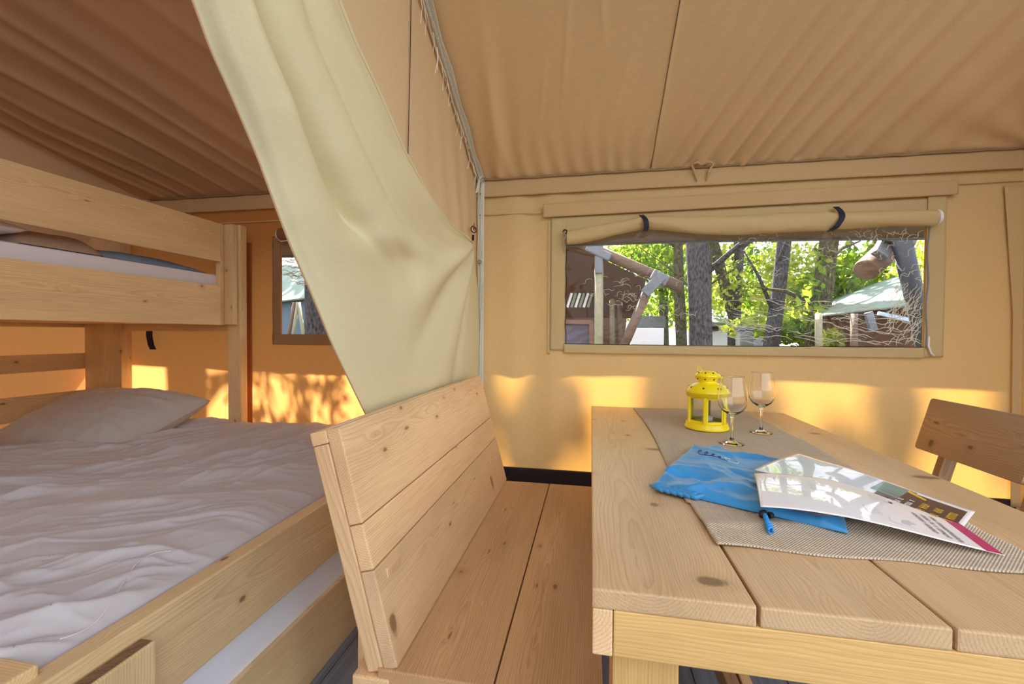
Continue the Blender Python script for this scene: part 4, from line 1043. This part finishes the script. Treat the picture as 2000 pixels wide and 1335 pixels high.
# printed flourish (script stroke, pale loop and ring)
INK = simple('navy_ink', (.02, .05, .22), .5); PALEI = simple('pale_ink', (.55, .72, .70), .5); GREYI = simple('grey_ink', (.32, .42, .48), .5)
def print_line(pts, mat, r=.0011, name='print'):
    P_ = []
    for (a, b) in pts: P_.append(bag_pt(a, b))
    return tube(name, P_, r, mat, bag, 4)
scr = []
for k in range(60):
    t_ = k / 59; scr.append((.70 + .045 * math.sin(t_ * 28) * (1 - t_ * .4) + .10 * (.5 - t_), .10 + .24 * t_ + .02 * math.cos(t_ * 28)))
print_line(scr, INK, .0009)
print_line([(.72 + .035 * math.cos(a) - .02, .36 + .05 * math.sin(a)) for a in np.linspace(.5, 6.0, 26)], PALEI, .0014)
print_line([(.38 + .022 * math.cos(a), .60 + .022 * math.sin(a)) for a in np.linspace(0, 6.3, 18)], INK, .0008)
print_line([(.22 + .05 * math.cos(a), .80 + .05 * math.sin(a)) for a in np.linspace(0, 6.3, 26)], GREYI, .0022)
print_line([(.22 + .02 * math.cos(a), .80 + .02 * math.sin(a)) for a in np.linspace(0, 6.3, 20)], PALEI, .002)
# cord with toggle
cp = [atz(1487, 1001, RT + .010), atz(1494, 1006, RT + .009), atz(1497, 1014, RT + .006), atz(1501, 1024, RT + .005), atz(1505, 1037, RT + .004)]
tube('toggle', [cp[0], cp[0].lerp(cp[1], .5), cp[1]], [.006, .0085, .006], BLACK, bag, 12)
tube('toggle', [cp[1] + Vector((.008, .002, 0)), cp[1] + Vector((.014, .004, 0))], [.006, .005], BLACK, bag, 10)
pl_ = []
for s_ in (0, 2.1, 4.2):
    pts = []
    for k in range(40):
        t_ = k / 39 * (len(cp) - 1.001); i = int(t_); q = cp[i].lerp(cp[i + 1], t_ - i); an = k * .55 + s_
        rr_ = .0026 if k < 26 else .0042; pts.append(q + Vector((math.cos(an) * rr_, .2 * math.sin(an) * rr_, math.sin(an) * rr_)))
    pl_.append(tube_data(pts, .0021, 6))
V, F = join_data(pl_); mesh_pd('cord', V, F, BLUEC, bag)

# leaflets
PAPER = simple('coated_paper', (.93, .93, .96), .40, spec=.8, coat=1)
def leaf_surface(c1, c2, c3, c4, zf):
    """c1->c2 short edge, c1->c4 long edge; returns f(a,b) a along long, b along short"""
    c1, c2, c3, c4 = [np.array(c, float) for c in (c1, c2, c3, c4)]
    def f(a, b, off=0.0):
        p = c1 * (1 - a) * (1 - b) + c4 * a * (1 - b) + c3 * a * b + c2 * (1 - a) * b
        return Vector((p[0], p[1], p[2] + zf(a, b) + off))
    return f
def leaf_patch(name, f, a0, a1, b0, b1, off, mat, par, na=30, nb=12, thick=0):
    P_ = np.array([[list(f(a0 + (a1 - a0) * i / (na - 1), b0 + (b1 - b0) * j / (nb - 1), off)) for j in range(nb)] for i in range(na)])
    return sheet(name, P_, mat, par, thick, origin=None)
def quad_patch(name, f, pts, off, mat, par):
    return mesh_pd(name, [f(a, b, off) for a, b in pts], [tuple(range(len(pts)))], mat, par, False)
MAG = simple('magenta_print', (.50, .005, .16), .22, spec=.6, coat=.3)
DARKP = simple('aubergine_print', (.045, .022, .040), .22, spec=.6, coat=.3)
YELP = simple('yellow_print', (.72, .46, .04), .3); TEALP = simple('teal_print', (.17, .30, .28), .25, coat=.3); INKP = simple('black_print', (.05, .05, .07), .4)
GREYP = simple('pale_grey_print', (.60, .66, .72), .22, coat=.8); WHP = simple('white_print', (.8, .8, .82), .3)
# B (behind): c1 left tip, c2 far left, c3 far right, c4 near right
fB = leaf_surface((.363, 1.037, RT + .034), (.512, 1.176, RT + .034), (.718, .948, RT + .004), (.575, .800, RT + .004),
                  lambda a, b: .012 * math.sin(math.pi * min(1, a * 1.0)) * (1 - a) + .004 * math.sin(math.pi * b) * (1 - a) + .006 * math.exp(-((a) / .12) ** 2) * (b - .3))
lb = leaf_patch('leaflet', fB, 0, 1, 0, 1, 0, PAPER, None, 50, 30, .0006); tag(lb, 'glossy leaflet with a dark corner and yellow lettering, lying under the magenta-edged one', 'leaflet')
leaf_patch('photo_print', fB, .03, .62, .05, .95, .0005, GREYP, lb)
leaf_patch('teal_print', fB, .56, .74, .55, .95, .0007, TEALP, lb, 12, 8)
leaf_patch('dark_print', fB, .70, .975, .03, .90, .0008, DARKP, lb, 16, 12)
leaf_patch('dark_print', fB, .60, .71, .03, .70, .0007, simple('grey_dark_print', (.12, .10, .12), .25, coat=.3), lb, 8, 10)
quad_patch('yellow_flash', fB, [(.70, .93), (.70, .86), (.80, .78), (.80, .83)], .0011, YELP, lb)
def letters(name, f, a0, a1, b0, b1, mat, par, off, n, seed, along='b'):
    """a row of small letter-like strokes, too small in the photograph to be read"""
    r = random.Random(seed); lst = []
    for k in range(n):
        t0 = k / n; t1 = (k + .68) / n
        if r.random() < .12: continue
        for h0, h1, s0, s1 in ((0, 1, 0, .3), (r.choice((0, .4, .75)), 0, .3, 1), (.0, 1, .7, 1.0)):
            if h1 == 0: h1 = h0 + .25
            ta, tb = t0 + (t1 - t0) * s0, t0 + (t1 - t0) * s1
            if along == 'b': q = [(a0 + (a1 - a0) * h, b0 + (b1 - b0) * t_) for h, t_ in ((h0, ta), (h1, ta), (h1, tb), (h0, tb))]
            else: q = [(a0 + (a1 - a0) * t_, b0 + (b1 - b0) * h) for h, t_ in ((h0, ta), (h1, ta), (h1, tb), (h0, tb))]
            lst.append(([f(a, b, off) for a, b in q], [(0, 1, 2, 3)]))
    V, F = join_data(lst); return mesh_pd(name, V, F, mat, par, False)
for k, (a0, b0, b1, n_) in enumerate(((.80, .46, .70, 7), (.86, .36, .70, 10), (.92, .26, .72, 13))):
    letters('lettering', fB, a0 + .035, a0, b0, b1, YELP, lb, .0014, n_, k)
for k, (a0, b0, b1) in enumerate(((.70, .34, .60), (.745, .30, .66))):
    letters('lettering', fB, a0 + .025, a0, b0, b1, WHP, lb, .0014, 9, 10 + k)
# A (in front)
fA = leaf_surface((.299, .821, RT + .030), (.352, 1.006, RT + .034), (.664, .985, RT + .006), (.621, .768, RT + .003),
                  lambda a, b: .014 * math.sin(math.pi * a) ** 1.0 * (1 - a) * 1.3 + .005 * math.sin(math.pi * b) * (1 - a) + .010 * max(0, a - .3) * (1 - a) * 1.5)
lA = leaf_patch('leaflet', fA, 0, 1, 0, 1, 0, PAPER, None, 60, 30, .0006); tag(lA, 'curled glossy white leaflet with a magenta end strip on top of the blue bag', 'leaflet')
leaf_patch('magenta_strip', fA, .935, .998, .0, 1, .0006, MAG, lA, 5, 30)
leaf_patch('photo_print', fA, .05, .70, .10, .86, .0004, simple('pale_photo_print', (.90, .91, .94), .42, spec=.8, coat=1), lA)
for q, (a, b) in enumerate(((.30, .55), (.52, .22), (.62, .60), (.22, .30))):
    leaf_patch('faint_print', fA, a, a + .07, b, b + .16, .0007, simple('faint_print', (.78, .81, .82), .30, spec=.8, coat=1), lA, 6, 6)
quad_patch('arrow_outline', fA, [(.60, .13), (.66, .10), (.715, .10), (.75, .17), (.72, .27), (.66, .28), (.61, .22)], .0008, WHP, lA)
quad_patch('arrow_mark', fA, [(.655, .15), (.68, .13), (.70, .17), (.72, .18), (.70, .24), (.67, .22), (.66, .20)], .0012, GREYP, lA)
for a, b in ((.70, .63), (.72, .80)):
    quad_patch('marker', fA, [(a, b), (a + .018, b - .02), (a + .022, b + .015), (a + .008, b + .03)], .0011, INKP, lA)
for k, (a0, b0, b1, n_) in enumerate(((.775, .12, .50, 16), (.815, .08, .50, 18), (.855, .05, .50, 22))):
    letters('lettering', fA, a0, a0 + .020, b0, b1, INKP, lA, .0011, n_, 20 + k)

# ================================================================== OUTSIDE
gnd = mesh_pd('ground', [(-40, -30, -.35), (60, -30, -.35), (60, 60, -.35), (-40, 60, -.35)], [(0, 1, 2, 3)], GROUND, kind='structure')
def trunk_data(base, top, r0, r1, seed, n=14, m=26):
    r = random.Random(seed); base = Vector(base); top = Vector(top); V = []; F = []
    for i in range(m):
        t_ = i / (m - 1); c = base.lerp(top, t_) + Vector((.06 * math.sin(t_ * 5 + seed), .05 * math.cos(t_ * 4 + seed), 0)) * (1 if r0 > .08 else .5)
        rr_ = r0 + (r1 - r0) * t_
        if t_ < .1: rr_ *= 1 + (.1 - t_) * 3
        for k in range(n):
            a = 2 * math.pi * k / n; b_ = rr_ * (1 + .09 * math.sin(a * 3 + t_ * 9 + seed) + r.uniform(-.05, .05)); V.append(c + Vector((math.cos(a) * b_, math.sin(a) * b_, 0)))
    for i in range(m - 1):
        for k in range(n): F.append((i * n + k, i * n + (k + 1) % n, (i + 1) * n + (k + 1) % n, (i + 1) * n + k))
    return V, F
def leaves(name, clumps, mat, parent, size, seed):
    """clumps: (centre, radii, count)"""
    r = np.random.default_rng(seed); VV = []; 
    for c, rad_, n in clumps:
        d = r.normal(size=(n, 3)); d /= np.linalg.norm(d, axis=1)[:, None]; p = np.array(c) + d * (r.random((n, 1)) ** .5) * np.array(rad_)
        a = r.normal(size=(n, 3)); a /= np.linalg.norm(a, axis=1)[:, None]; b = np.cross(a, r.normal(size=(n, 3))); b /= np.linalg.norm(b, axis=1)[:, None]
        s_ = size * (.6 + .8 * r.random((n, 1)))
        VV.append(np.stack([p - a * s_, p + b * s_ * .55, p + a * s_, p - b * s_ * .55], 1))
    V = np.concatenate(VV).reshape(-1, 3); F = np.arange(len(V)).reshape(-1, 4)
    return mesh_pd(name, V, F, mat, parent, False, 'stuff')
def tree(px, Y, wpx, label, mat, seed, lean=0, H=7.5, py=672, branches=3, crown=None, leafm=LEAF, lsz=.07, group=None):
    c = at(px, py, Y); r0 = wpx / 2 * Y / 835; b = Vector((c.x - lean * 1.2, Y, -.35)); t_ = Vector((c.x + lean * (H - c.z), Y, H))
    e_ = empty('tree', b, label, 'tree', group)
    V, F = trunk_data(b, t_, r0, r0 * .55, seed); 
    mesh_pd('trunk', V, F, mat, e_)
    r = random.Random(seed)
    for k in range(branches):
        z0 = r.uniform(1.5, 3.6); q = b.lerp(t_, (z0 + .35) / (H + .35)); an = r.uniform(0, 6.28); ln = r.uniform(.8, 1.8); dv_ = Vector((math.cos(an), .5 * math.sin(an), r.uniform(.3, .9)))
        tube('branch', [q, q + dv_ * ln * .5 + Vector((0, 0, .08)), q + dv_ * ln], [r0 * .3, r0 * .2, r0 * .08], mat, e_, 6)
    if crown:
        leaves('foliage', crown, leafm, e_, lsz, seed)
    return e_
def clump(px, py, Y, rx_, rz_, n, ry=None):
    c = at(px, py, Y); return (tuple(c), (rx_, ry or rx_, rz_), n)
tree(1358, 6.0, 44, 'thickest rough grey tree trunk outside, in the left half of the window view', BARK, 1, lean=-.02, branches=1)
tree(1328, 9.0, 21, 'mossy slim trunk just left of the thickest trunk', BARK2, 2, lean=-.01, crown=[clump(1270, 520, 10, 1.0, .55, 700), clump(1235, 500, 10, .9, .4, 500), clump(1310, 560, 10, .4, .5, 200)])
tree(1300, 10.5, 18, 'slim grey trunk above the end of the slanting log', BARK2, 3, crown=[clump(1290, 500, 11.5, .9, .6, 500)])
tree(1384, 8.2, 14, 'narrow trunk just right of the thickest trunk', BARK2, 4, crown=[clump(1410, 560, 11, .6, .7, 450), clump(1400, 500, 11, .4, .4, 160)], leafm=LEAF2)
tree(1436, 11.0, 22, 'dark trunk with thin side branches in the middle of the window view', BARK, 5, branches=5, crown=[clump(1450, 570, 12, .9, .8, 1000), clump(1470, 500, 12, .8, .45, 350)])
tree(1504, 8.0, 27, 'grey trunk right of the middle, leaning slightly right', BARK, 6, lean=.07, crown=[clump(1540, 570, 10, .8, .6, 900), clump(1540, 510, 10, .7, .4, 400)], leafm=LEAF2)
tree(1580, 7.5, 34, 'ivy-green leaning trunk nearest the sage tent roof', BARK2, 7, lean=.12, crown=[clump(1640, 560, 9, .8, .45, 900), clump(1660, 510, 9, .7, .35, 350), clump(1590, 600, 7.3, .22, .4, 60), clump(1600, 520, 7.4, .2, .5, 50)])
tree(1465, 14.0, 12, 'far thin trunk between the two middle trunks', BARK2, 8, crown=[clump(1480, 600, 16, 2.4, 1.0, 1500), clump(1390, 600, 16, 1.5, 1.0, 700)], leafm=LEAF2)
tree(1710, 13.0, 12, 'far tree whose bright leaves show above the sage tent roof', BARK2, 9, crown=[clump(1720, 520, 14, 1.3, .6, 900), clump(1790, 500, 14, 1.0, 1.0, 600), clump(1690, 560, 14, 1.5, .5, 700)], leafm=LEAF2)
tree(1250, 14.0, 12, 'far tree whose leaves show above the slanting log roof', BARK2, 10, crown=[clump(1240, 495, 15, 1.6, .6, 1100), clump(1330, 530, 15, 1.2, 1.0, 900)])
# undergrowth
for k, (px, py, Y, a, b, n, lab) in enumerate(((1480, 640, 9.5, .7, .25, 500, 'low green bush at the foot of the middle trunks'), (1560, 650, 8.5, .7, .25, 600, 'low green bush beside the brown tent at the right'), (1625, 660, 7.0, .18, .14, 160, 'small bush in front of the brown tent wall'), (1440, 625, 14, 1.8, .5, 900, 'hedge far behind the white cabin'), (1600, 590, 15, 2.5, .8, 1400, 'bright hedge far behind the sage tent roof'), (1300, 600, 16, 2.2, .8, 1200, 'hedge far behind the slanting log'))):
    e_ = empty('bush', at(px, py, Y), lab, 'bush'); leaves('foliage', [(tuple(at(px, py, Y)), (a, a * .6, b), n)], LEAF if k % 2 else LEAF2, e_, .07 if Y < 12 else .11, 200 + k)

# trunk next to the bedroom window whose branches throw the leaf shadows on the wall
e_ = empty('tree', (-2.98, 4.25, -.35), 'thick dark trunk close outside the bedroom window', 'tree')
V, F = trunk_data((-2.98, 4.25, -.35), (-3.05, 4.25, 8), .165, .12, 31); mesh_pd('trunk', V, F, BARK, e_)
def sunpt(x, z, t_): return Vector((x, W, z)) + Vector((-.30, 1.0, 1.46)) * t_
tw = []; cl_ = []
R3 = random.Random(77)
for k in range(15):
    tt_ = R3.uniform(1.5, 2.1); c = sunpt(R3.uniform(-1.90, -1.25), R3.uniform(.50, .86), tt_); cl_.append((tuple(c), (.08, .09, .06), 24))
cl_.append((tuple(sunpt(-1.35, .62, 1.8)), (.16, .1, .10), 40)); cl_.append((tuple(sunpt(-1.85, .60, 1.8)), (.10, .1, .12), 34)); cl_.append((tuple(sunpt(-1.80, .82, 1.8)), (.07, .1, .07), 22))
cl_.append((tuple(sunpt(-2.06, .80, 1.7)), (.03, .1, .16), 10))
leaves('foliage', cl_, LEAF, e_, .024, 301)
for k in range(7):
    a = Vector((-3.0, 4.25, 3.6 + .1 * k)); b = sunpt(R3.uniform(-1.85, -1.3), R3.uniform(.55, .85), 1.9); tw.append(tube_data([a, a.lerp(b, .5) + Vector((0, 0, .15)), b], [.02, .010, .004], 5))
V, F = join_data(tw); mesh_pd('branch', V, F, BARK2, e_)
# unseen leaf clumps added along the sun rays to dapple the living-room wall
e_ = empty('tree', (1.0, 9.0, -.35), 'unseen tall tree added so its leaf clumps dapple the living-room wall', 'tree')
V, F = trunk_data((3.9, 11.5, -.35), (.2, 9.0, 11.5), .14, .06, 33); mesh_pd('trunk', V, F, BARK2, e_)
cl_ = []
for x_0, z_0, a, b, n in ((.40, .74, .17, .22, 260), (.68, .70, .17, .26, 300), (1.30, .72, .085, .24, 130), (-.18, .76, .15, .10, 150), (-.28, .56, .16, .13, 180), (-.10, .62, .08, .06, 50), (1.12, .56, .10, .08, 80), (1.72, .8, .05, .3, 80), (-.53, .7, .04, .4, 90)):
    c = sunpt(x_0, z_0, 6.2); cl_.append((tuple(c), (a, a * .7, b), n))
leaves('foliage', cl_, LEAF, e_, .07, 302)

# neighbouring tent at the left, with log frame
nb = empty('safari_tent', at(1180, 700, 6.2), 'brown canvas tent with slanting log rafter at the left of the window view', 'tent')
r0, r1 = at(1040, 432, 6.0), at(1330, 561, 6.0)
tube('rafter_log', [r0, (r0 + r1) / 2, r1], .075, LOG, nb, 12)
V, F = join_data([tube_data([r0 + Vector((0, .02, .085)), r1 + Vector((-.1, .02, .085))], .02, 6)]); mesh_pd('roof_edge', V, F, SAGE, nb)
q = [at(1040, 440, 6.1), at(1262, 546, 6.1), at(1245, 622, 7.5), at(1040, 618, 7.5)]
mesh_pd('canopy', [tuple(x) for x in q], [(0, 1, 2, 3)], BROWNC, nb, False)
q = [at(1020, 600, 7.6), at(1252, 600, 7.6), at(1238, 720, 7.6), at(1020, 720, 7.6)]
q = [at(1020, 470, 7.7), at(1225, 560, 7.7), at(1225, 612, 7.7), at(1213, 720, 7.7), at(1020, 720, 7.7)]
mesh_pd('front_wall', [tuple(x) for x in q], [(0, 1, 2, 3, 4)], BROWNC, nb, False)
a, b = at(1170, 495, 5.9), at(1170, 700, 5.9); b.z = -.35; tube('porch_post', [a, b], .058, POLE, nb, 12)
a, b = at(1268, 560, 5.9), at(1208, 700, 5.9); tube('brace_log', [a, b], .062, LOG, nb, 12)
a, b = at(1170, 480, 5.9), at(1170, 535, 5.9); obox('steel_bracket', (a + b) / 2 + Vector((0, -.05, 0)), (0, 0, 1), (0, 1, 0), ((a - b).length, .10, .05), STEEL, nb, .01)
a, b = at(1146, 483, 5.9), at(1192, 505, 5.9); obox('steel_bracket', (a + b) / 2 + Vector((0, -.04, 0)), b - a, (0, 1, 0), ((a - b).length, .11, .10), STEEL, nb, .02)
a, b = at(1288, 543, 5.85), at(1262, 570, 5.85); obox('steel_bracket', (a + b) / 2 + Vector((0, -.05, 0)), b - a, (0, 1, 0), ((a - b).length * 1.3, .13, .05), STEEL, nb, .01)
a, b = at(1272, 536, 5.9), at(1302, 551, 5.9); obox('steel_bracket', (a + b) / 2 + Vector((0, -.04, 0)), b - a, (0, 1, 0), ((a - b).length, .14, .12), STEEL, nb, .02)
for px in (1196, 1210):
    a, b = at(px, 548 if px < 1200 else 585, 7.2), at(px, 700, 7.2); tube('inner_post', [a, b], .045, POLE if px < 1200 else LOG, nb, 8)
a, b = at(1108, 632, 6.9), at(1150, 720, 6.9); obox('cabinet_door', (a + b) / 2, (0, 0, 1), (0, 1, 0), (abs(a.z - b.z), abs(a.x - b.x) + .1, .04), GREYD, nb, .005)
for p, q_ in (((1100, 628), (1158, 629)), ((1155, 628), (1156, 720))):
    a, b = at(*p, 6.85), at(*q_, 6.85); obox('door_frame', (a + b) / 2, b - a, (0, 1, 0), ((a - b).length, .07, .06), simple('reddish_frame', (.25, .13, .09), .7), nb, .005)
for k in range(6):
    px = 1108 + 8 * k; a, b = at(px, 600, 7.0), at(px + 9, 572, 7.0); obox('striped_cloth', (a + b) / 2, b - a, (0, 1, 0), ((a - b).length, .04, .02), SAGE if k % 2 else WHITEW, nb, .003)
# white cabin and sheets
cbn = empty('white_cabin', at(1400, 700, 12), 'pale cabin with sage roof seen between the trunks', 'cabin')
def vbox(name, p, q_, Y, dep, mat, par, bev=.01):
    a, b = at(*p, Y), at(*q_, Y); lo = (min(a.x, b.x), Y, min(a.z, b.z)); hi = (max(a.x, b.x), Y + dep, max(a.z, b.z)); return board(name, lo, hi, mat, par, bev)
vbox('cabin_wall', (1378, 632), (1432, 720), 12, 2.5, WHITEW, cbn)
a, b, c, d = at(1372, 628, 11.7), at(1436, 632, 11.7), at(1422, 596, 13.5), at(1384, 594, 13.5)
mesh_pd('cabin_roof', [tuple(p) for p in (a, b, c, d)], [(0, 1, 2, 3)], SAGE, cbn, False).modifiers.new('s', 'SOLIDIFY').thickness = .1
vbox('cabin_window', (1388, 633), (1404, 646), 11.9, .2, simple('dark_window', (.05, .04, .04), .3), cbn)
o = vbox('white_tarpaulin', (1236, 640), (1296, 720), 8.6, .3, WHITEW, None); tag(o, 'low white ribbed panel behind the slanting brace', 'panel')
o = vbox('white_tarpaulin', (1205, 632), (1226, 720), 8.8, .3, WHITEW, None); tag(o, 'narrow white panel left of the slanting brace', 'panel')
o = vbox('grey_awning', (1236, 617), (1300, 640), 9.5, .4, simple('grey_awning', (.13, .14, .13), .8), None); tag(o, 'dark grey awning band above the white ribbed panel', 'awning')
bn = empty('water_tank', at(1459, 700, 9), 'small round-topped grey tank between two trunks', 'tank'); vbox('tank_body', (1446, 645), (1472, 720), 9, .3, simple('tank_grey', (.22, .25, .24), .4), bn, .03); vbox('tank_lid', (1444, 638), (1474, 646), 8.98, .34, STEEL, bn, .03)
o = vbox('grey_shed_wall', (1436, 625), (1500, 720), 12.5, .3, simple('shed_grey', (.28, .30, .30), .8), None); tag(o, 'grey shed wall behind the round-topped tank', 'shed')
# right-hand tent
rt = empty('safari_tent', at(1700, 700, 7), 'brown tent with sage green roof at the right of the window view', 'tent')
V = [at(*p) for p in ((1592, 616, 7.0), (1690, 604, 6.6), (1790, 592, 6.2), (1775, 532, 8.0), (1700, 556, 8.4), (1604, 592, 9.0))]
mesh_pd('roof', [tuple(p) for p in V], [(0, 1, 4, 5), (1, 2, 3, 4)], SAGE, rt, True).modifiers.new('s', 'SOLIDIFY').thickness = .03
V = [at(*p) for p in ((1598, 612, 7.3), (1790, 586, 6.5), (1800, 720, 6.5), (1598, 720, 7.3))]
mesh_pd('front_wall', [tuple(p) for p in V], [(0, 1, 2, 3)], BROWNC, rt, False)
for px in (1599, 1668):
    a, b = at(px, 612, 6.6), at(px, 720, 6.6); tube('porch_post', [a, b], .045, POLE if px < 1620 else LOG, rt, 8)
a, b = at(1696, 610, 6.3), at(1706, 645, 6.3); obox('steel_bracket', (a + b) / 2, b - a, (0, 1, 0), (.25, .09, .05), STEEL, rt, .01)
a = at(1745, 618, 6.2); obox('pale_sign', a, (1, 0, -.25), (0, 1, 0), (.36, .05, .03), simple('pale_blue', (.45, .60, .85), .5), rt, .01)
o = mesh_pd('grey_awning', [tuple(at(*p)) for p in ((1500, 650, 10), (1590, 608, 10), (1590, 640, 10), (1510, 672, 10))], [(0, 1, 2, 3)], simple('awning_pale', (.45, .50, .48), .8), None, False); o.modifiers.new('s', 'SOLIDIFY').thickness = .03
tag(o, 'pale slanting awning behind the leaning ivy trunk', 'awning')
# own fly frame at the right: log with steel bracket and raking strut
ff = empty('fly_frame', at(1760, 500, 2.95), 'log and grey steel strut carrying the outer roof at the right end of the window', 'frame')
a, b = at(1690, 528, 3.0), at(1775, 452, 3.25); tube('log', [a, a.lerp(b, .004), a.lerp(b, .03), a.lerp(b, .5), b], [.060, .066, .069, .072, .072], LOG, ff, 16)
a, b = at(1716, 502, 2.92), at(1742, 455, 3.0); obox('steel_bracket', (a + b) / 2, b - a, (0, -1, 0), (.19, .085, .05), STEEL, ff, .01)
a, b = at(1758, 456, 2.9), at(1800, 640, 3.0); e2 = a + (b - a) * 3.2; tube('strut', [a, b, e2], .048, simple('dark_steel', (.06, .065, .08), .5, bump=.3, bscale=9), ff, 14)
a, b = at(1742, 456, 2.92), at(1776, 462, 2.9); obox('steel_bracket', (a + b) / 2, b - a, (0, 0, 1), (.16, .05, .10), STEEL, ff, .01)

# light tents seen through the bedroom window
lt = empty('pale_tent', at(560, 700, 8), 'pale tent with dark stakes seen through the bedroom window', 'tent')
V = [at(*p) for p in ((520, 590, 8.0), (606, 580, 8.0), (590, 520, 9.5), (520, 515, 9.5))]
mesh_pd('roof', [tuple(p) for p in V], [(0, 1, 2, 3)], SAGE, lt, False).modifiers.new('s', 'SOLIDIFY').thickness = .03
V = [at(*p) for p in ((520, 588, 8.2), (612, 578, 8.2), (612, 830, 8.2), (520, 830, 8.2))]
mesh_pd('front_wall', [tuple(p) for p in V], [(0, 1, 2, 3)], simple('blue_grey_canvas', (.13, .19, .24), .9), lt, False)
for p, q_ in (((575, 590), (556, 700)), ((582, 590), (566, 700)), ((584, 590), (598, 700))):
    tube('stake', [at(*p, 7.8), at(*q_, 7.8)], .035, LOG if p[0] == 575 else POLE, lt, 8)
# the crowns of the wood: high leaves that shade the clearing behind the tents
e_ = empty('tree', (-2.0, 14.0, -.35), 'tall tree of the wood behind, its wide crown above the view', 'tree')
V, F = trunk_data((-6.5, 14.0, -.35), (-6.4, 14.0, 9), .2, .1, 41); mesh_pd('trunk', V, F, BARK2, e_)
Rc = random.Random(9); cl_ = []
for k in range(34): cl_.append(((-11 + 24 * Rc.random(), 12.5 + 3.5 * Rc.random(), 6.4 + 3.6 * Rc.random()), (1.6, 1.3, 1.2), 170))
leaves('foliage', cl_, LEAF, e_, .17, 401)
